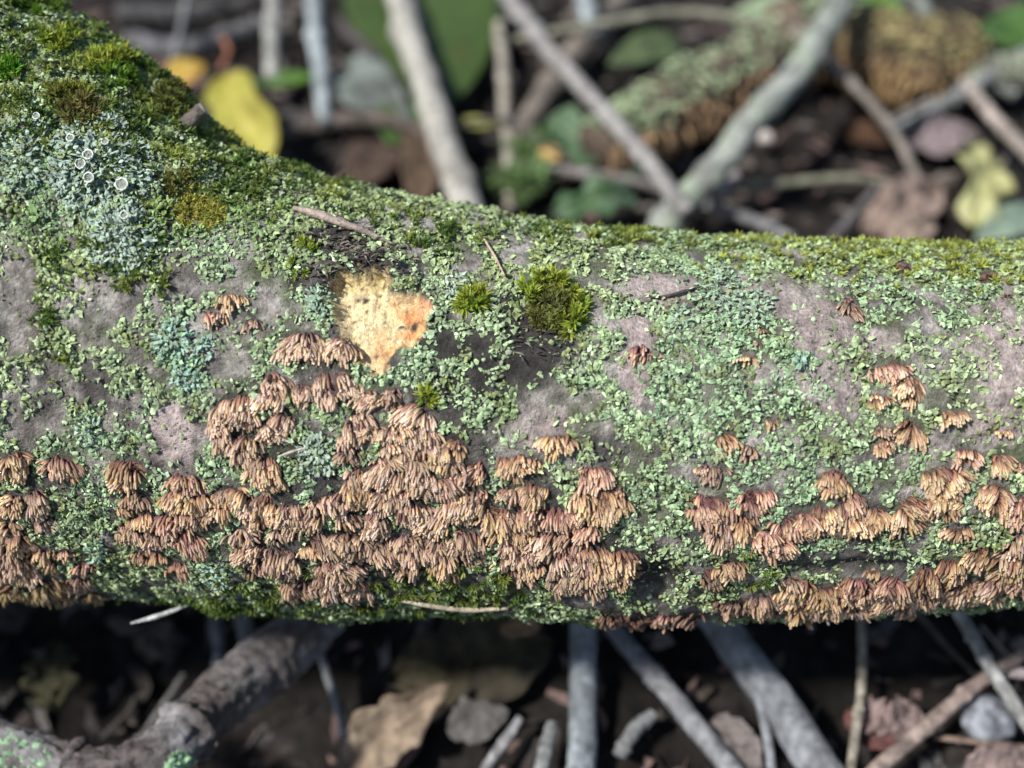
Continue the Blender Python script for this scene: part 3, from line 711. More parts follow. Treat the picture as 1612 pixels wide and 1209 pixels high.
cushion(178, 98, 36, 17, 'wide lime green moss tuft at the shoulder edge', BRI, YG, 34, 1.9, 0.7)
cushion(190, 122, 22, 14, 'green moss tuft just below the wide shoulder tuft', BRI, (0.15, 0.28, 0.03), 18, 1.9, 0.7)
cushion(14, 112, 18, 12, 'emerald moss tuft at the thick end of the log', (0.10, 0.30, 0.02), BRI, 14, 1.9, 0.7)
cushion(110, 150, 30, 12, 'yellow-green moss tuft on mid shoulder', YG, OL, 22, 1.9, 0.7)
cushion(125, 172, 26, 20, 'brown-green moss tuft under the yellow-green one', OL, (0.2, 0.16, 0.06), 24, 1.9, 0.7)
cushion(270, 160, 24, 26, 'dark olive moss hump beside the broken twig stub', (0.12, 0.14, 0.03), OL, 40, 1.6, 2.0)
cushion(315, 335, 40, 24, 'golden yellow-green moss patch below the shoulder', (0.36, 0.36, 0.06), (0.42, 0.38, 0.08), 70, 1.1, 0.9, 12, 1.2)
cushion(283, 290, 30, 18, 'mustard moss patch above the golden patch', (0.26, 0.24, 0.05), OL, 34, 1.2, 0.8, 12, 1.2)
cushion(485, 392, 18, 10, 'small bright moss sprig beside the dark splintered bark', BRI, YG, 5, 1.5, 0.5)
cushion(470, 422, 14, 12, 'small green moss sprig under the splintered bark', BRI, YG, 5, 1.5, 0.5)
cushion(1245, 368, 30, 9, 'bright green moss tuft on the log crest', BRI, YG, 26, 1.9, 0.8)
cushion(672, 626, 8, 8, 'tiny bright green moss sprig at the colony edge', BRI, YG, 5, 2.0, 0.8)
cushion(60, 10, 50, 16, 'dark green moss tuft at the top of the shoulder', DG, BRI, 36, 1.9, 0.7)
# thin moss mats
MOSSD = [(230, 150, 190, 130, 38, 0.95), (330, 230, 130, 60, 40, 1.0), (80, 160, 90, 60, 0, 0.7), (300, 260, 90, 60, 30, 0.9), (430, 275, 110, 25, 12, 0.6), (1380, 392, 260, 22, 1, 0.28), (1300, 425, 200, 22, 5, 0.2), (1520, 425, 120, 36, 0, 0.25), (60, 60, 110, 60, 0, 0.5),
         (130, 415, 70, 30, 0, 0.6), (75, 470, 22, 70, 0, 0.5), (700, 375, 60, 20, 0, 0.6), (600, 350, 60, 16, 10, 0.5), (620, 930, 230, 32, 0, 0.5), (330, 955, 160, 22, 0, 0.6), (100, 590, 20, 36, 0, 0.6), (220, 440, 40, 40, 0, 0.5), (780, 920, 40, 30, 0, 0.6),
         (1190, 905, 60, 30, 0, 0.5), (950, 370, 140, 18, 5, .5), (300, 170, 60, 40, 45, 0.8)]
P, Nn, vid = sample_log(52000)
md = np.where(FRONT[vid], blobs(PXv[vid], PYv[vid], MOSSD, 0.5 * pn(P, 4, 6.0), 0.5), 0.35 * sst(pn(P, 14, 3.3), 0, 0.3))
md = md * sst(fbm(P, 3, 2, 4.0) + 0.22, 0, 0.4)
keep = (RNG.random(len(P)) < md) & (wsd[vid] > 8) & ~(in_caps(PXv[vid], PYv[vid]) & FRONT[vid])
P, Nn, vid = P[keep], Nn[keep], vid[keep]
yy = sst(PXv[vid], 900, 1200)[:, None] * sst(520 - PYv[vid], 0, 60)[:, None]
cl = lerp(lerp(np.array([0.08, 0.14, 0.025]), np.array([0.29, 0.33, 0.07]), sst(pn(P, 5, 1.0)[:, None], -0.2, 0.45)), np.array([0.33, 0.37, 0.07]), yy)
V1, F1, C1 = shoot_leaves(P + Nn * 0.2, Nn, 0.9 + 0.7 * RNG.random(len(P)), 12, 1.25, cl, 0.14)
print('moss shoots', len(P))
tag(mesh_obj('moss_mat', V1, F1, C1, M_MOSS, smooth=False), 'thin yellow-green moss mat along the log crest and shoulder', 'moss', kind='stuff')

# ------------------------------------------------------------------ tooth fungus: every tuft a thing with a crust and hanging spines
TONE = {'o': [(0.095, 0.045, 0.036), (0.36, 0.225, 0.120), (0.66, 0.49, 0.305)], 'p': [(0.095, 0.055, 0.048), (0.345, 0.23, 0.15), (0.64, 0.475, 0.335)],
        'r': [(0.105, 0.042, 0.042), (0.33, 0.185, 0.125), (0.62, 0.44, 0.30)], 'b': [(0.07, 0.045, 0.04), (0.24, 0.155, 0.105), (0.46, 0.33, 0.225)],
        'd': [(0.07, 0.038, 0.03), (0.18, 0.105, 0.07), (0.30, 0.195, 0.135)], 'y': [(0.10, 0.07, 0.04), (0.28, 0.20, 0.095), (0.42, 0.32, 0.18)]}  # the dark brown tone puts the tufts' shade into their colour
DOWN = np.array([0, 0, -1.0])
RS, SD = 4, 4
ang = np.linspace(0, 6.283, SD, endpoint=False)
def tooth_mesh(P0, D0, D1, L, R, c0, c1, c2):
    """k spines as bent tapering tubes with round tips"""
    k = len(P0)
    s = np.linspace(0, 1, RS)
    m = P0 + D0 * (L * 0.42)[:, None]; e = m + D1 * (L * 0.62)[:, None]
    ctr = ((1 - s) ** 2)[None, :, None] * P0[:, None] + (2 * s * (1 - s))[None, :, None] * m[:, None] + (s ** 2)[None, :, None] * e[:, None]
    tn = nrm(np.gradient(ctr, axis=1))
    side = nrm(np.cross(tn, UN + 0.01)); up = np.cross(side, tn)
    prof = np.array([0.75, 0.98, 1.08, 0.72])
    rr = R[:, None] * prof[None]
    V = ctr[:, :, None] + rr[..., None, None] * (np.cos(ang)[None, None, :, None] * side[:, :, None] + np.sin(ang)[None, None, :, None] * up[:, :, None])
    tip = ctr[:, -1] + tn[:, -1] * (R * 0.55)[:, None]
    nv = RS * SD + 1
    V = np.concatenate([V.reshape(k, -1, 3), tip[:, None]], 1)
    i_, j_ = np.meshgrid(np.arange(RS - 1), np.arange(SD), indexing='ij')
    a = (i_ * SD + j_).ravel(); b = (i_ * SD + (j_ + 1) % SD).ravel()
    Fq = np.vstack([np.stack([a, b, b + SD], 1), np.stack([a, b + SD, a + SD], 1), np.stack([(RS - 1) * SD + np.arange(SD), (RS - 1) * SD + (np.arange(SD) + 1) % SD, np.full(SD, RS * SD)], 1)])
    Fa = (Fq[None] + (np.arange(k) * nv)[:, None, None]).reshape(-1, 3)
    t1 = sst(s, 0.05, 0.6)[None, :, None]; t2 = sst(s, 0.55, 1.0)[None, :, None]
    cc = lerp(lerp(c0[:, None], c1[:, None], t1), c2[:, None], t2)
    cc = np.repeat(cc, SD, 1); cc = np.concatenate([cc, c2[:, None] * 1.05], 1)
    return V.reshape(-1, 3), Fa, np.clip(cc.reshape(-1, 3), 0.01, 0.9)
def cap_label(cx, cy, wd, tn):
    """which colony a tuft belongs to"""
    if cx < 165 and cy > 915: return 'olive brown tooth fungus tuft on the underside of the thick log end', 'olive tufts under the thick end'
    if cx < 160: return 'tan tooth fungus tuft low on the thick end of the log', 'fungus tufts at the thick end'
    if cx < 330 and cy > 700: return 'tan and reddish tooth fungus tuft below the pink bare bark patch', 'fungus tufts below the pink patch'
    if cy < 530 and cx < 430: return 'small brown tooth fungus tuft among lichen beside the bare wood wound', 'small tufts beside the wound'
    if cx < 470 and cy < 720: return 'pinkish tan tooth fungus tuft in the curved colony below the turquoise rosettes', 'tufts of the curved colony'
    if cx < 600 and cy < 620: return 'pinkish tooth fungus tuft hugging the lower edge of the orange wound', 'tufts hugging the wound'
    if cx < 775:
        if cx < 440 and cy < 800: return 'orange tan tooth fungus tuft bridging the curved colony and the pink patch tufts', 'tufts of the bridge'
        if cx < 480 and cy > 840: return 'pinkish tan tooth fungus tuft beside the low bright turquoise rosette', 'tufts by the turquoise rosette'
        if cx < 580 and cy > 870: return 'tan tooth fungus tuft dangling over the mossy underside below the dense colony', 'tufts over the mossy underside'
        if cy < 660: return 'pinkish tan tooth fungus tuft right beneath the orange bare wood', 'tufts beneath the bare wood'
        if cx > 690 and cy < 740: return 'reddish orange tooth fungus tuft at the dense colony rim facing dark bark', 'tufts at the colony rim'
        if cx > 670: return 'tan tooth fungus tuft on the dense colony side that faces the orange tufts', 'tufts on the colony side'
        if cy >= 826: return 'pinkish tan tooth fungus tuft in the lowest row of the dense colony', 'tufts of the lowest row'
        if cx < 545: return 'pinkish tan tooth fungus tuft below the green lichen pocket inside the dense colony', 'tufts below the lichen pocket'
        return 'pinkish tan tooth fungus tuft in the heart of the dense colony', 'tufts of the dense colony'
    if cx < 1015 and cy < 955 and cy > 600: return 'orange tan tooth fungus tuft between the dense colony and the dark hollow', 'tufts by the dark hollow'
    if cx < 1110 and cy > 955: return 'shade-darkened brown tooth fungus tuft hanging under the dark hollow', 'tufts under the dark hollow'
    if cx < 1235 and cy > 640 and cy < 930: return 'orange tan tooth fungus tuft just past the dark hollow amid green lichen', 'tufts past the dark hollow'
    if cy > 895: return 'tan tooth fungus tuft fringing the underside below the bark crease', 'tufts fringing the underside'
    if cx < 1465 and cy > 730: return 'orange tan tooth fungus tuft in the long row above the bark crease', 'tufts of the long row'
    if cy > 700: return 'orange tan tooth fungus tuft in the crowd at the thin end of the log', 'tufts at the thin end'
    if 1355 < cx < 1460 and cy > 560: return 'orange tooth fungus tuft stacked in a column over bare pinkish bark', 'tufts of the column'
    if tn == 'd': return 'tiny shade-darkened brown tooth fungus tuft half sunk in crest lichen', 'tiny dark tufts on the crest'
    return None
SINGLE = {(1338, 470): 'oval brown tooth fungus tuft alone on pale bare bark', (1010, 538): 'lone reddish tan tooth fungus tuft on a pink bare strip', (1176, 556): 'small round orange tooth fungus tuft alone amid dense green lichen',
          (1496, 642): 'lone orange tan tooth fungus tuft between the stacked column and the thin-end crowd', (1583, 672): 'flat little orange tooth fungus tuft on pink bark at the thin end', (878, 676): 'lone golden orange tooth fungus tuft with dark cap beside grey bark',
          (1213, 655): 'tiny lone orange tooth fungus tuft in dense teal lichen'}
nteeth = 0
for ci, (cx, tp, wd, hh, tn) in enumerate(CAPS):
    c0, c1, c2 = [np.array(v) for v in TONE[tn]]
    area = wd * hh
    n = int(max(14, area / (22.0 if tn != 'd' else 26.0)))
    Lpx = min(22, 0.40 * hh + 3)
    mound = 0.10 * min(wd, hh) / 10 * 2.2            # how far the tuft stands off the bark
    yc0 = tp + 0.40 * hh
    Pc, Nc_ = hit(cx, yc0)
    if Pc is None:
        Pc, Nc_ = hit(cx, yc0 - 15)
        if Pc is None: continue
    P0, D0, D1, LL, RR, K0, K1, K2 = [], [], [], [], [], [], [], []
    lean = (0.42 if tn in 'p' else 0.22) * RNG.normal()
    ck = RNG.normal(size=(10, 2)) * 0.55; cdir = RNG.normal(size=(10, 3)) * 0.42; clen = 0.65 + 0.6 * RNG.random(10); clift = 0.15 + 0.4 * np.abs(RNG.normal(size=10)); cval = 1 + 0.14 * RNG.normal(size=10)
    ph = RNG.random(3) * 6.28; dead = RNG.random(10) < 0.02
    for i in range(n):
        r = math.sqrt(random.random()) ; a = random.random() * 6.283
        # roots fill a dome: wide below, round on top
        r *= 0.92 + 0.16 * math.sin(2 * a + ph[0]) + 0.16 * math.sin(3 * a + ph[1]) + 0.10 * math.sin(5 * a + ph[2])
        rx, ry = 0.45 * wd * r * math.cos(a), 0.40 * (hh - 0.62 * Lpx) * r * math.sin(a)
        x, y = cx + rx, tp + 3 + 0.42 * (hh - 0.62 * Lpx) + ry
        p, nn_ = hit(x, y)
        if p is None: continue
        tdn = nrm(DOWN - (DOWN @ nn_) * nn_ + 0.15 * DOWN)
        fx = rx / (0.5 * wd)
        fy = (y - tp) / hh
        lift = mound * (1 - 0.75 * r * r) * (1.15 - 0.75 * fy)
        kk = int(np.argmin((ck[:, 0] - fx) ** 2 + (ck[:, 1] - (fy - 0.4) * 2) ** 2))     # spines grow in small locks
        if dead[kk]: continue
        p = p + nn_ * max(-0.1, clift[kk] * (1 - r * r))
        d0 = nrm(nn_ * (0.75 - 0.2 * fy) + UX * (fx * 0.95 + lean) + tdn * 0.35 + cdir[kk] + 0.22 * RNG.normal(size=3))
        d1 = nrm(tdn + nn_ * (0.14 + 0.14 * random.random()) + UX * (fx * 0.22 + 0.5 * lean) + 0.6 * cdir[kk] + 0.15 * RNG.normal(size=3))
        P0.append(p); D0.append(d0); D1.append(d1)
        LL.append(Lpx / 10 * clen[kk] * (0.6 + 0.55 * random.random())); RR.append(0.19 + 0.10 * random.random())
        v = cval[kk] * (1 + 0.15 * RNG.normal()); hsh = np.array([1 + 0.05 * RNG.normal(), 1, 1 + 0.12 * RNG.normal()])
        red = random.random() < 0.12
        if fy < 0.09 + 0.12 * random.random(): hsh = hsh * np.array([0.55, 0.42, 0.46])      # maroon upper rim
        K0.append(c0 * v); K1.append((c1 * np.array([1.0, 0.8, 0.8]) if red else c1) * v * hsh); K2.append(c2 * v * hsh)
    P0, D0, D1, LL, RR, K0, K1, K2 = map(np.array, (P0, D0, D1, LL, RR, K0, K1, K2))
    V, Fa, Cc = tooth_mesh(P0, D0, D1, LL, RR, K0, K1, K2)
    nteeth += len(P0)
    lab, grp = (SINGLE[(cx, tp)], None) if (cx, tp) in SINGLE else (cap_label(cx, tp, wd, tn) or ('tan tooth fungus tuft on the log', 'fungus tufts'))
    if grp:
        hue = {'o': 'orange tan', 'p': 'pinkish tan', 'r': 'reddish tan', 'b': 'brown', 'd': 'shade-darkened brown', 'y': 'olive brown'}[tn]
        big = 'small ' if area < 1500 else 'large ' if area > 4100 else 'tall ' if hh > 1.15 * wd else 'wide ' if wd > 1.5 * hh else ''
        lab = big + hue + ' tooth fungus' + lab.split('tooth fungus', 1)[1]
    # crust the spines grow from: a low dome clinging to the bark
    rings, seg = 5, 14
    cv, cf = [], []
    for ri in range(rings):
        f = ri / (rings - 1)
        for sj in range(seg):
            a = 6.283 * sj / seg
            rad = (1 - f) * (1 + 0.15 * math.sin(3 * a + ci)) + 0.02
            x, y = cx + 0.40 * wd * rad * math.cos(a), tp + 4 + 0.36 * hh + 0.33 * hh * rad * math.sin(a)
            p, nn_ = hit(x, y)
            if p is None: p, nn_ = Pc, Nc_
            cv.append(p + nn_ * (-0.25 + (mound * 0.45 + 0.1) * (1 - rad * rad) + 0.12 * random.gauss(0, 1)))
    for ri in range(rings - 1):
        for sj in range(seg):
            a = ri * seg + sj; b = ri * seg + (sj + 1) % seg
            cf.append((a, b, b + seg, a + seg))
    cv = np.array(cv)
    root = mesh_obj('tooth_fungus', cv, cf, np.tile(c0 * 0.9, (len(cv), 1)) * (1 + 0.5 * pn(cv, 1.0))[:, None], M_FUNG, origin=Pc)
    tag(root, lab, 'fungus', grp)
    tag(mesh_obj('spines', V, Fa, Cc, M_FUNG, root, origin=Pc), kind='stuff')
print('teeth', nteeth, 'tufts', len(CAPS))
#BACKGROUND
# ------------------------------------------------------------------ sticks lying on the forest floor around the log
def stick(name, label, pts, wpx, col, cat='stick', col2=None, group=None, nz=0.12, knots=2, lichen=0.0, branch=None, n=90, dirt=0.25, sides=16, flaky=False, flat=False):
    """pts: (photo px, py, height of the axis over the ground in mm); wpx: widths in photo pixels along it"""
    P3 = [gp(x, y, h, flat) for x, y, h in pts]
    path = spline(P3, n)
    wr = np.interp(np.linspace(0, 1, n), np.linspace(0, 1, len(wpx)), wpx)
    rad = np.array([mm_at(p, w_) / 2 for p, w_ in zip(path, wr)])
    sd = random.random() * 50
    for _ in range(knots):
        c = random.uniform(0.1, 0.9) * n
        rad = rad * (1 + random.uniform(0.12, 0.35) * np.exp(-((np.arange(n) - c) / 1.2) ** 2))
    path = path + np.stack([pn(path, 22, sd), pn(path, 22, sd + 9), pn(path, 22, sd + 4) * 0.4], 1) * rad[:, None] * 0.5
    V, Fq = tube(path, rad, sides, nz, float(rad.mean()) * 1.2, sd)
    cen = np.vstack([np.repeat(path, sides, 0), path[:1], path[-1:]])
    along = np.concatenate([np.repeat(np.arange(n), sides), [0, n - 1]]) * (np.linalg.norm(np.diff(path, axis=0), axis=1).mean())
    av = np.concatenate([np.tile(np.linspace(0, 6.283, sides, endpoint=False), n), [0, 0]])
    rm = float(rad.mean())
    qs = np.stack([np.cos(av) * 1.6, np.sin(av) * 1.6, along / (rm * 4)], 1)          # grain runs along the stick
    grain = fbm(qs, 0.55, 3, sd)
    V = cen + (V - cen) * (1 + (0.05 + 0.25 * nz) * grain)[:, None]
    if flaky:
        fl = sst(fbm(V * np.array([0.7, 1, 1]), 5.5, 3, sd + 1), -0.05, 0.08) - 0.5
        V = cen + (V - cen) * (1 + 0.16 * fl * 0.6 + 0.10 * fbm(V, 1.8, 3, sd + 2))[:, None]
    base = np.array(col) * np.array([0.88, 0.93, 0.99]); c2 = np.array(col2) if col2 is not None else base * 0.55
    f = sst(fbm(V, float(rad.mean()) * 2.4, 3, sd + 3), -0.35, 0.45)[:, None]
    cc = lerp(c2, base, f) * (1 + 0.55 * np.clip(grain, -0.8, 0.8))[:, None]
    cc = lerp(cc, c2 * 0.5, 0.7 * sst(pn(qs * np.array([1, 1, 3.0]), 0.5, sd + 7), 0.3, 0.5)[:, None])
    cc = lerp(cc, np.array([0.06, 0.05, 0.04]), dirt * sst(pn(V, 7, sd + 21), 0.12, 0.4)[:, None])
    if lichen:
        cc = lerp(cc, np.array([0.30, 0.36, 0.26]), lichen * sst(pn(V, float(rad.mean()) * 1.6, sd + 30), 0.0, 0.35)[:, None])
    o = mesh_obj(name, V, Fq, cc, M_TWIG, origin=path[0])
    tag(o, label, cat, group)
    if branch:
        for bp in branch:
            bpts, bw = bp
            pb = spline([gp(x, y, h) for x, y, h in bpts], 20)
            br = np.array([mm_at(p, w_) / 2 for p, w_ in zip(pb, np.interp(np.linspace(0, 1, 20), np.linspace(0, 1, len(bw)), bw))])
            V, Fq = tube(pb, br, 9, nz, 2.0, sd)
            f = sst(fbm(V, 3, 3, sd), -0.35, 0.45)[:, None]
            mesh_obj('side_branch', V, Fq, lerp(c2, base, f), M_TWIG, o, origin=pb[0])
    return o, path, rad
BEI, GRE, GGR, BRN, PNK, WHT = (0.46, 0.41, 0.33), (0.33, 0.31, 0.28), (0.28, 0.31, 0.25), (0.20, 0.14, 0.10), (0.42, 0.31, 0.25), (0.55, 0.53, 0.50)
stick('stick', 'thick pale beige stick leaning against the log crest in front of a big green leaf', [(612, -60, 16), (650, 75, 16), (690, 190, 15), (735, 330, 11), (765, 415, 5)], [40, 44, 47, 50, 50], (0.50, 0.45, 0.37), nz=0.06, knots=3, dirt=0.1)
stick('stick', 'slender upright beige stalk between the thick pale stick and the long grey twig', [(778, -50, 8), (790, 90, 9), (800, 265, 7), (804, 330, 3)], [18, 19, 18, 17], (0.44, 0.38, 0.29), nz=0.08)
stick('stick', 'long grey twig running down to the lichen-green stick near the crest', [(770, -40, 20), (860, 75, 30), (985, 215, 34), (1085, 335, 24)], [26, 27, 28, 30], (0.40, 0.36, 0.32), nz=0.08)
stick('stick', 'sturdy lichen-green stick slanting behind the log crest', [(1345, -40, 42), (1290, 60, 38), (1190, 190, 30), (1060, 345, 14), (1000, 425, 6)], [40, 44, 46, 46, 44], (0.36, 0.36, 0.30), lichen=0.9, nz=0.1, knots=3)
stick('stick', 'thick brown-grey stick behind the long grey twig', [(1010, -30, 9), (940, 45, 9), (870, 130, 8), (815, 220, 7)], [38, 42, 40, 36], (0.26, 0.21, 0.16), dirt=0.4)
stick('stick', 'thin arched olive twig crossing behind the sturdy green stick', [(810, 62, 24), (930, 40, 27), (1080, 20, 28), (1230, 48, 25), (1330, 110, 20)], [11, 14, 14, 12, 9], (0.36, 0.33, 0.23))
stick('stick', 'short pale bluish stick stub poking up behind the brown-grey stick', [(905, -50, 24), (925, 10, 20), (938, 55, 12)], [30, 30, 28], (0.50, 0.54, 0.52), nz=0.05)
stick('stick', 'pale tan stalk standing beside the bright green blade', [(432, -60, 16), (429, 40, 14), (427, 125, 8)], [22, 24, 22], (0.47, 0.44, 0.37), nz=0.06)
stick('stick', 'blue-grey stalk behind the yellow leaf and the bright green blade', [(488, -60, 18), (498, 60, 15), (512, 195, 8)], [24, 26, 24], (0.42, 0.45, 0.43), nz=0.06)
stick('stick', 'very thin grey twig beside the log shoulder', [(300, -40, 22), (284, 50, 18), (262, 125, 12)], [9, 9, 7], (0.34, 0.32, 0.30))
stick('stick', 'dark diagonal stick touching the grey-green dead leaf', [(495, 10, 9), (560, 62, 9), (640, 150, 7)], [24, 24, 20], (0.085, 0.07, 0.06))
stick('stick', 'brown-grey twig slanting down past the brown mossy clump', [(1245, 35, 26), (1320, 110, 22), (1400, 200, 17), (1445, 285, 9)], [12, 15, 15, 14], (0.30, 0.25, 0.20), branch=[([(1398, 192, 17), (1435, 172, 18), (1470, 155, 19)], [13, 11, 9])])
stick('stick', 'olive twig lying flat on dark soil behind the log', [(1110, 300, 6), (1220, 290, 6), (1330, 280, 7), (1400, 287, 6)], [13, 15, 14, 10], (0.28, 0.26, 0.17))
stick('stick', 'grey twig with pale bark slanting above the yellow-green leaf', [(1405, 205, 10), (1500, 155, 13), (1590, 100, 15), (1660, 50, 15)], [18, 22, 22, 20], (0.32, 0.31, 0.28))
stick('stick', 'pinkish beige twig by the yellow-green leaf', [(1515, 130, 15), (1570, 190, 14), (1640, 265, 12)], [18, 21, 22], (0.47, 0.38, 0.31))
stick('stick', 'crooked grey twig between the green ivy leaves', [(815, 262, 5), (900, 272, 6), (985, 282, 6), (1050, 300, 5)], [17, 18, 15, 12], (0.30, 0.26, 0.23))
stick('stick', 'grey dead twig low on the soil under the sturdy green stick', [(1110, 322, 5), (1180, 345, 5), (1250, 375, 4)], [16, 18, 14], (0.30, 0.28, 0.26))
stick('stick', 'short dark twig beside the pinkish dead leaves', [(1310, 375, 6), (1360, 320, 6), (1392, 285, 5)], [14, 16, 12], (0.16, 0.14, 0.13))
stick('stick', 'dark grey plank-like bark strip lying flat behind the log shoulder', [(200, 62, 5), (290, 78, 6), (380, 52, 6), (430, 32, 5)], [26, 34, 32, 22], (0.16, 0.15, 0.145), nz=0.3)
stick('stick', 'second dark bark strip beneath the very thin grey twig', [(190, 20, 4), (280, 22, 5), (400, 8, 4)], [28, 30, 26], (0.10, 0.09, 0.085), nz=0.3)
stick('stick', 'brown stick with peeling bark under the yellow leaf', [(440, 215, 5), (500, 195, 6), (600, 190, 6), (690, 215, 5)], [26, 30, 30, 24], (0.15, 0.115, 0.09), nz=0.25)
stick('stick', 'pale twig fragment half under the sturdy green stick', [(1130, 312, 9), (1145, 295, 10), (1160, 270, 9)], [16, 20, 12], (0.50, 0.42, 0.37))
stick('stick', 'thin dark twig looping over the ivy leaf', [(730, 195, 12), (800, 190, 13), (850, 225, 12), (905, 255, 9)], [9, 9, 8, 7], (0.12, 0.10, 0.08))
stick('stick', 'grey-green twig at the far edge beyond the brown mossy clump', [(1420, -40, 20), (1470, 40, 16), (1530, 110, 12), (1600, 150, 10)], [22, 24, 22, 18], (0.20, 0.20, 0.17), lichen=0.5)
# below the log
stick('stick', 'smooth blue-grey stick standing straight out from beneath the log', [(925, 870, 9), (920, 1000, 8), (918, 1110, 7), (914, 1280, 6)], [40, 43, 45, 47], (0.27, 0.285, 0.285), nz=0.05, knots=1, dirt=0.12)
stick('stick', 'weathered grey stick between the straight stick and the thick forked one', [(930, 950, 5), (1010, 1045, 5), (1085, 1130, 5), (1190, 1260, 5)], [28, 31, 34, 38], (0.29, 0.28, 0.275), nz=0.12)
stick('stick', 'thick pale forked stick with a thin pinkish side branch', [(1075, 900, 7), (1145, 1005, 7), (1215, 1095, 7), (1330, 1260, 7)], [50, 56, 62, 66], (0.30, 0.30, 0.30), nz=0.08, branch=[([(1188, 1085, 9), (1204, 1140, 7), (1222, 1260, 5)], [15, 16, 16])], dirt=0.12)
stick('stick', 'thin bent stalk beside the pinkish leaf scraps', [(1358, 960, 10), (1357, 1070, 10), (1348, 1150, 9), (1332, 1260, 7)], [13, 14, 16, 14], (0.42, 0.36, 0.27), nz=0.05)
stick('stick', 'pinkish tan twig slanting toward the round grey stone', [(1330, 1260, 9), (1400, 1195, 10), (1480, 1125, 11), (1560, 1062, 12), (1612, 1030, 12)], [24, 25, 24, 20, 16], PNK, nz=0.06)
stick('stick', 'straight grey twig crossing beside the round stone', [(1490, 930, 16), (1530, 1000, 16), (1575, 1075, 15), (1660, 1200, 13)], [18, 21, 22, 24], (0.44, 0.42, 0.38), nz=0.06)
stick('stick', 'thin brown twig under the round stone', [(1470, 1160, 4), (1540, 1168, 5), (1650, 1182, 5)], [9, 11, 10], (0.24, 0.16, 0.12))
stick('stick', 'thin grey twig beside the rough curved branch', [(492, 985, 12), (515, 1065, 11), (535, 1130, 10), (556, 1240, 8)], [10, 12, 12, 13], (0.36, 0.35, 0.33), nz=0.06)
stick('stick', 'thin dark twig in the hollow of the curved branch', [(290, 1060, 6), (250, 1120, 6), (205, 1190, 5)], [9, 10, 9], (0.20, 0.18, 0.16))
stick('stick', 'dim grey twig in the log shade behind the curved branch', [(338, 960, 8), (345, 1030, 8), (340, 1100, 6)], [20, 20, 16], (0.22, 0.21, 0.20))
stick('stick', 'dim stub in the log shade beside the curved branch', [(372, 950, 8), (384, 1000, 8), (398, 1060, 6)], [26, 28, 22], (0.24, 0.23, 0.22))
stick('stick', 'short grey twig lying between the tan dead leaf and the straight stick', [(760, 1215, 5), (795, 1165, 5), (820, 1130, 5)], [16, 18, 13], (0.34, 0.32, 0.30))
stick('stick', 'stubby grey twig beside the straight blue-grey stick', [(850, 1230, 6), (858, 1180, 6), (868, 1140, 5)], [24, 24, 18], (0.32, 0.31, 0.29))
stick('stick', 'grey twig lying in sun by the weathered stick', [(975, 1190, 5), (1000, 1150, 5), (1030, 1125, 5)], [22, 26, 20], (0.26, 0.25, 0.235))
stick('stick', 'pale pink-ended twig beyond the round stone', [(1560, 1050, 9), (1600, 1058, 9), (1660, 1068, 8)], [14, 18, 18], (0.50, 0.40, 0.37))

stick('grass_blade', 'thin whitish dry grass blade dangling under the log beside the added shade pit', [(206, 981, 46), (240, 972, 47), (270, 962, 48), (300, 950, 49)], [3, 8, 7, 4], (0.52, 0.50, 0.46), 'grass blade', nz=0.2, knots=0, flat=True)
# rough curved branch under the log, with lichen on it
brn, bpath, brad = stick('curved_branch', 'rough grey curved branch with flaky bark passing under the log', [(-110, 1110, 24), (-30, 1165, 25), (60, 1200, 25), (160, 1222, 25), (250, 1195, 24), (330, 1125, 20), (410, 1055, 15), (480, 990, 11), (560, 900, 8)],
      [90, 80, 70, 72, 84, 92, 90, 86, 74], (0.24, 0.22, 0.21), 'branch', col2=(0.10, 0.085, 0.08), nz=0.16, knots=2, n=260, dirt=0.5, sides=60, flaky=True, flat=True)
for lx, ly, lr, ll in [(20, 1180, 26, 'green lichen patch on the curved branch, by the thick end of the log'), (60, 1195, 20, 'second green lichen patch on the curved branch'), (285, 1205, 22, 'light green lichen patch on the elbow of the curved branch')]:
    Ps = []
    for _ in range(70):
        a, r = random.random() * 6.283, lr * math.sqrt(random.random())
        x, y = lx + r * math.cos(a), ly + r * math.sin(a)
        i = min(range(len(bpath)), key=lambda i_: np.hypot(*(np.array(project(bpath[i_])) - (x, y))))
        d_ = ray(x, y); c_ = bpath[i] - CAMP
        tca = c_ @ d_; off = c_ - tca * d_; o2 = off @ off
        rr_ = brad[i]
        if o2 > rr_ * rr_: continue
        Ps.append((CAMP + d_ * (tca - math.sqrt(rr_ * rr_ - o2)), nrm(CAMP + d_ * (tca - math.sqrt(rr_ * rr_ - o2)) - bpath[i])))
    if Ps:
        Pp = np.array([p for p, _ in Ps]); Np = np.array([n_ for _, n_ in Ps])
        V, Fa, Cc = lobes_mesh(Pp + Np * 0.4, Np, 0.55 + 0.4 * RNG.random((len(Pp), 1)), np.tile((0.26, 0.40, 0.24), (len(Pp), 1)))
        tag(mesh_obj('lichen_patch', V, Fa, Cc, M_LICH, origin=Pp[0]), ll, 'lichen')

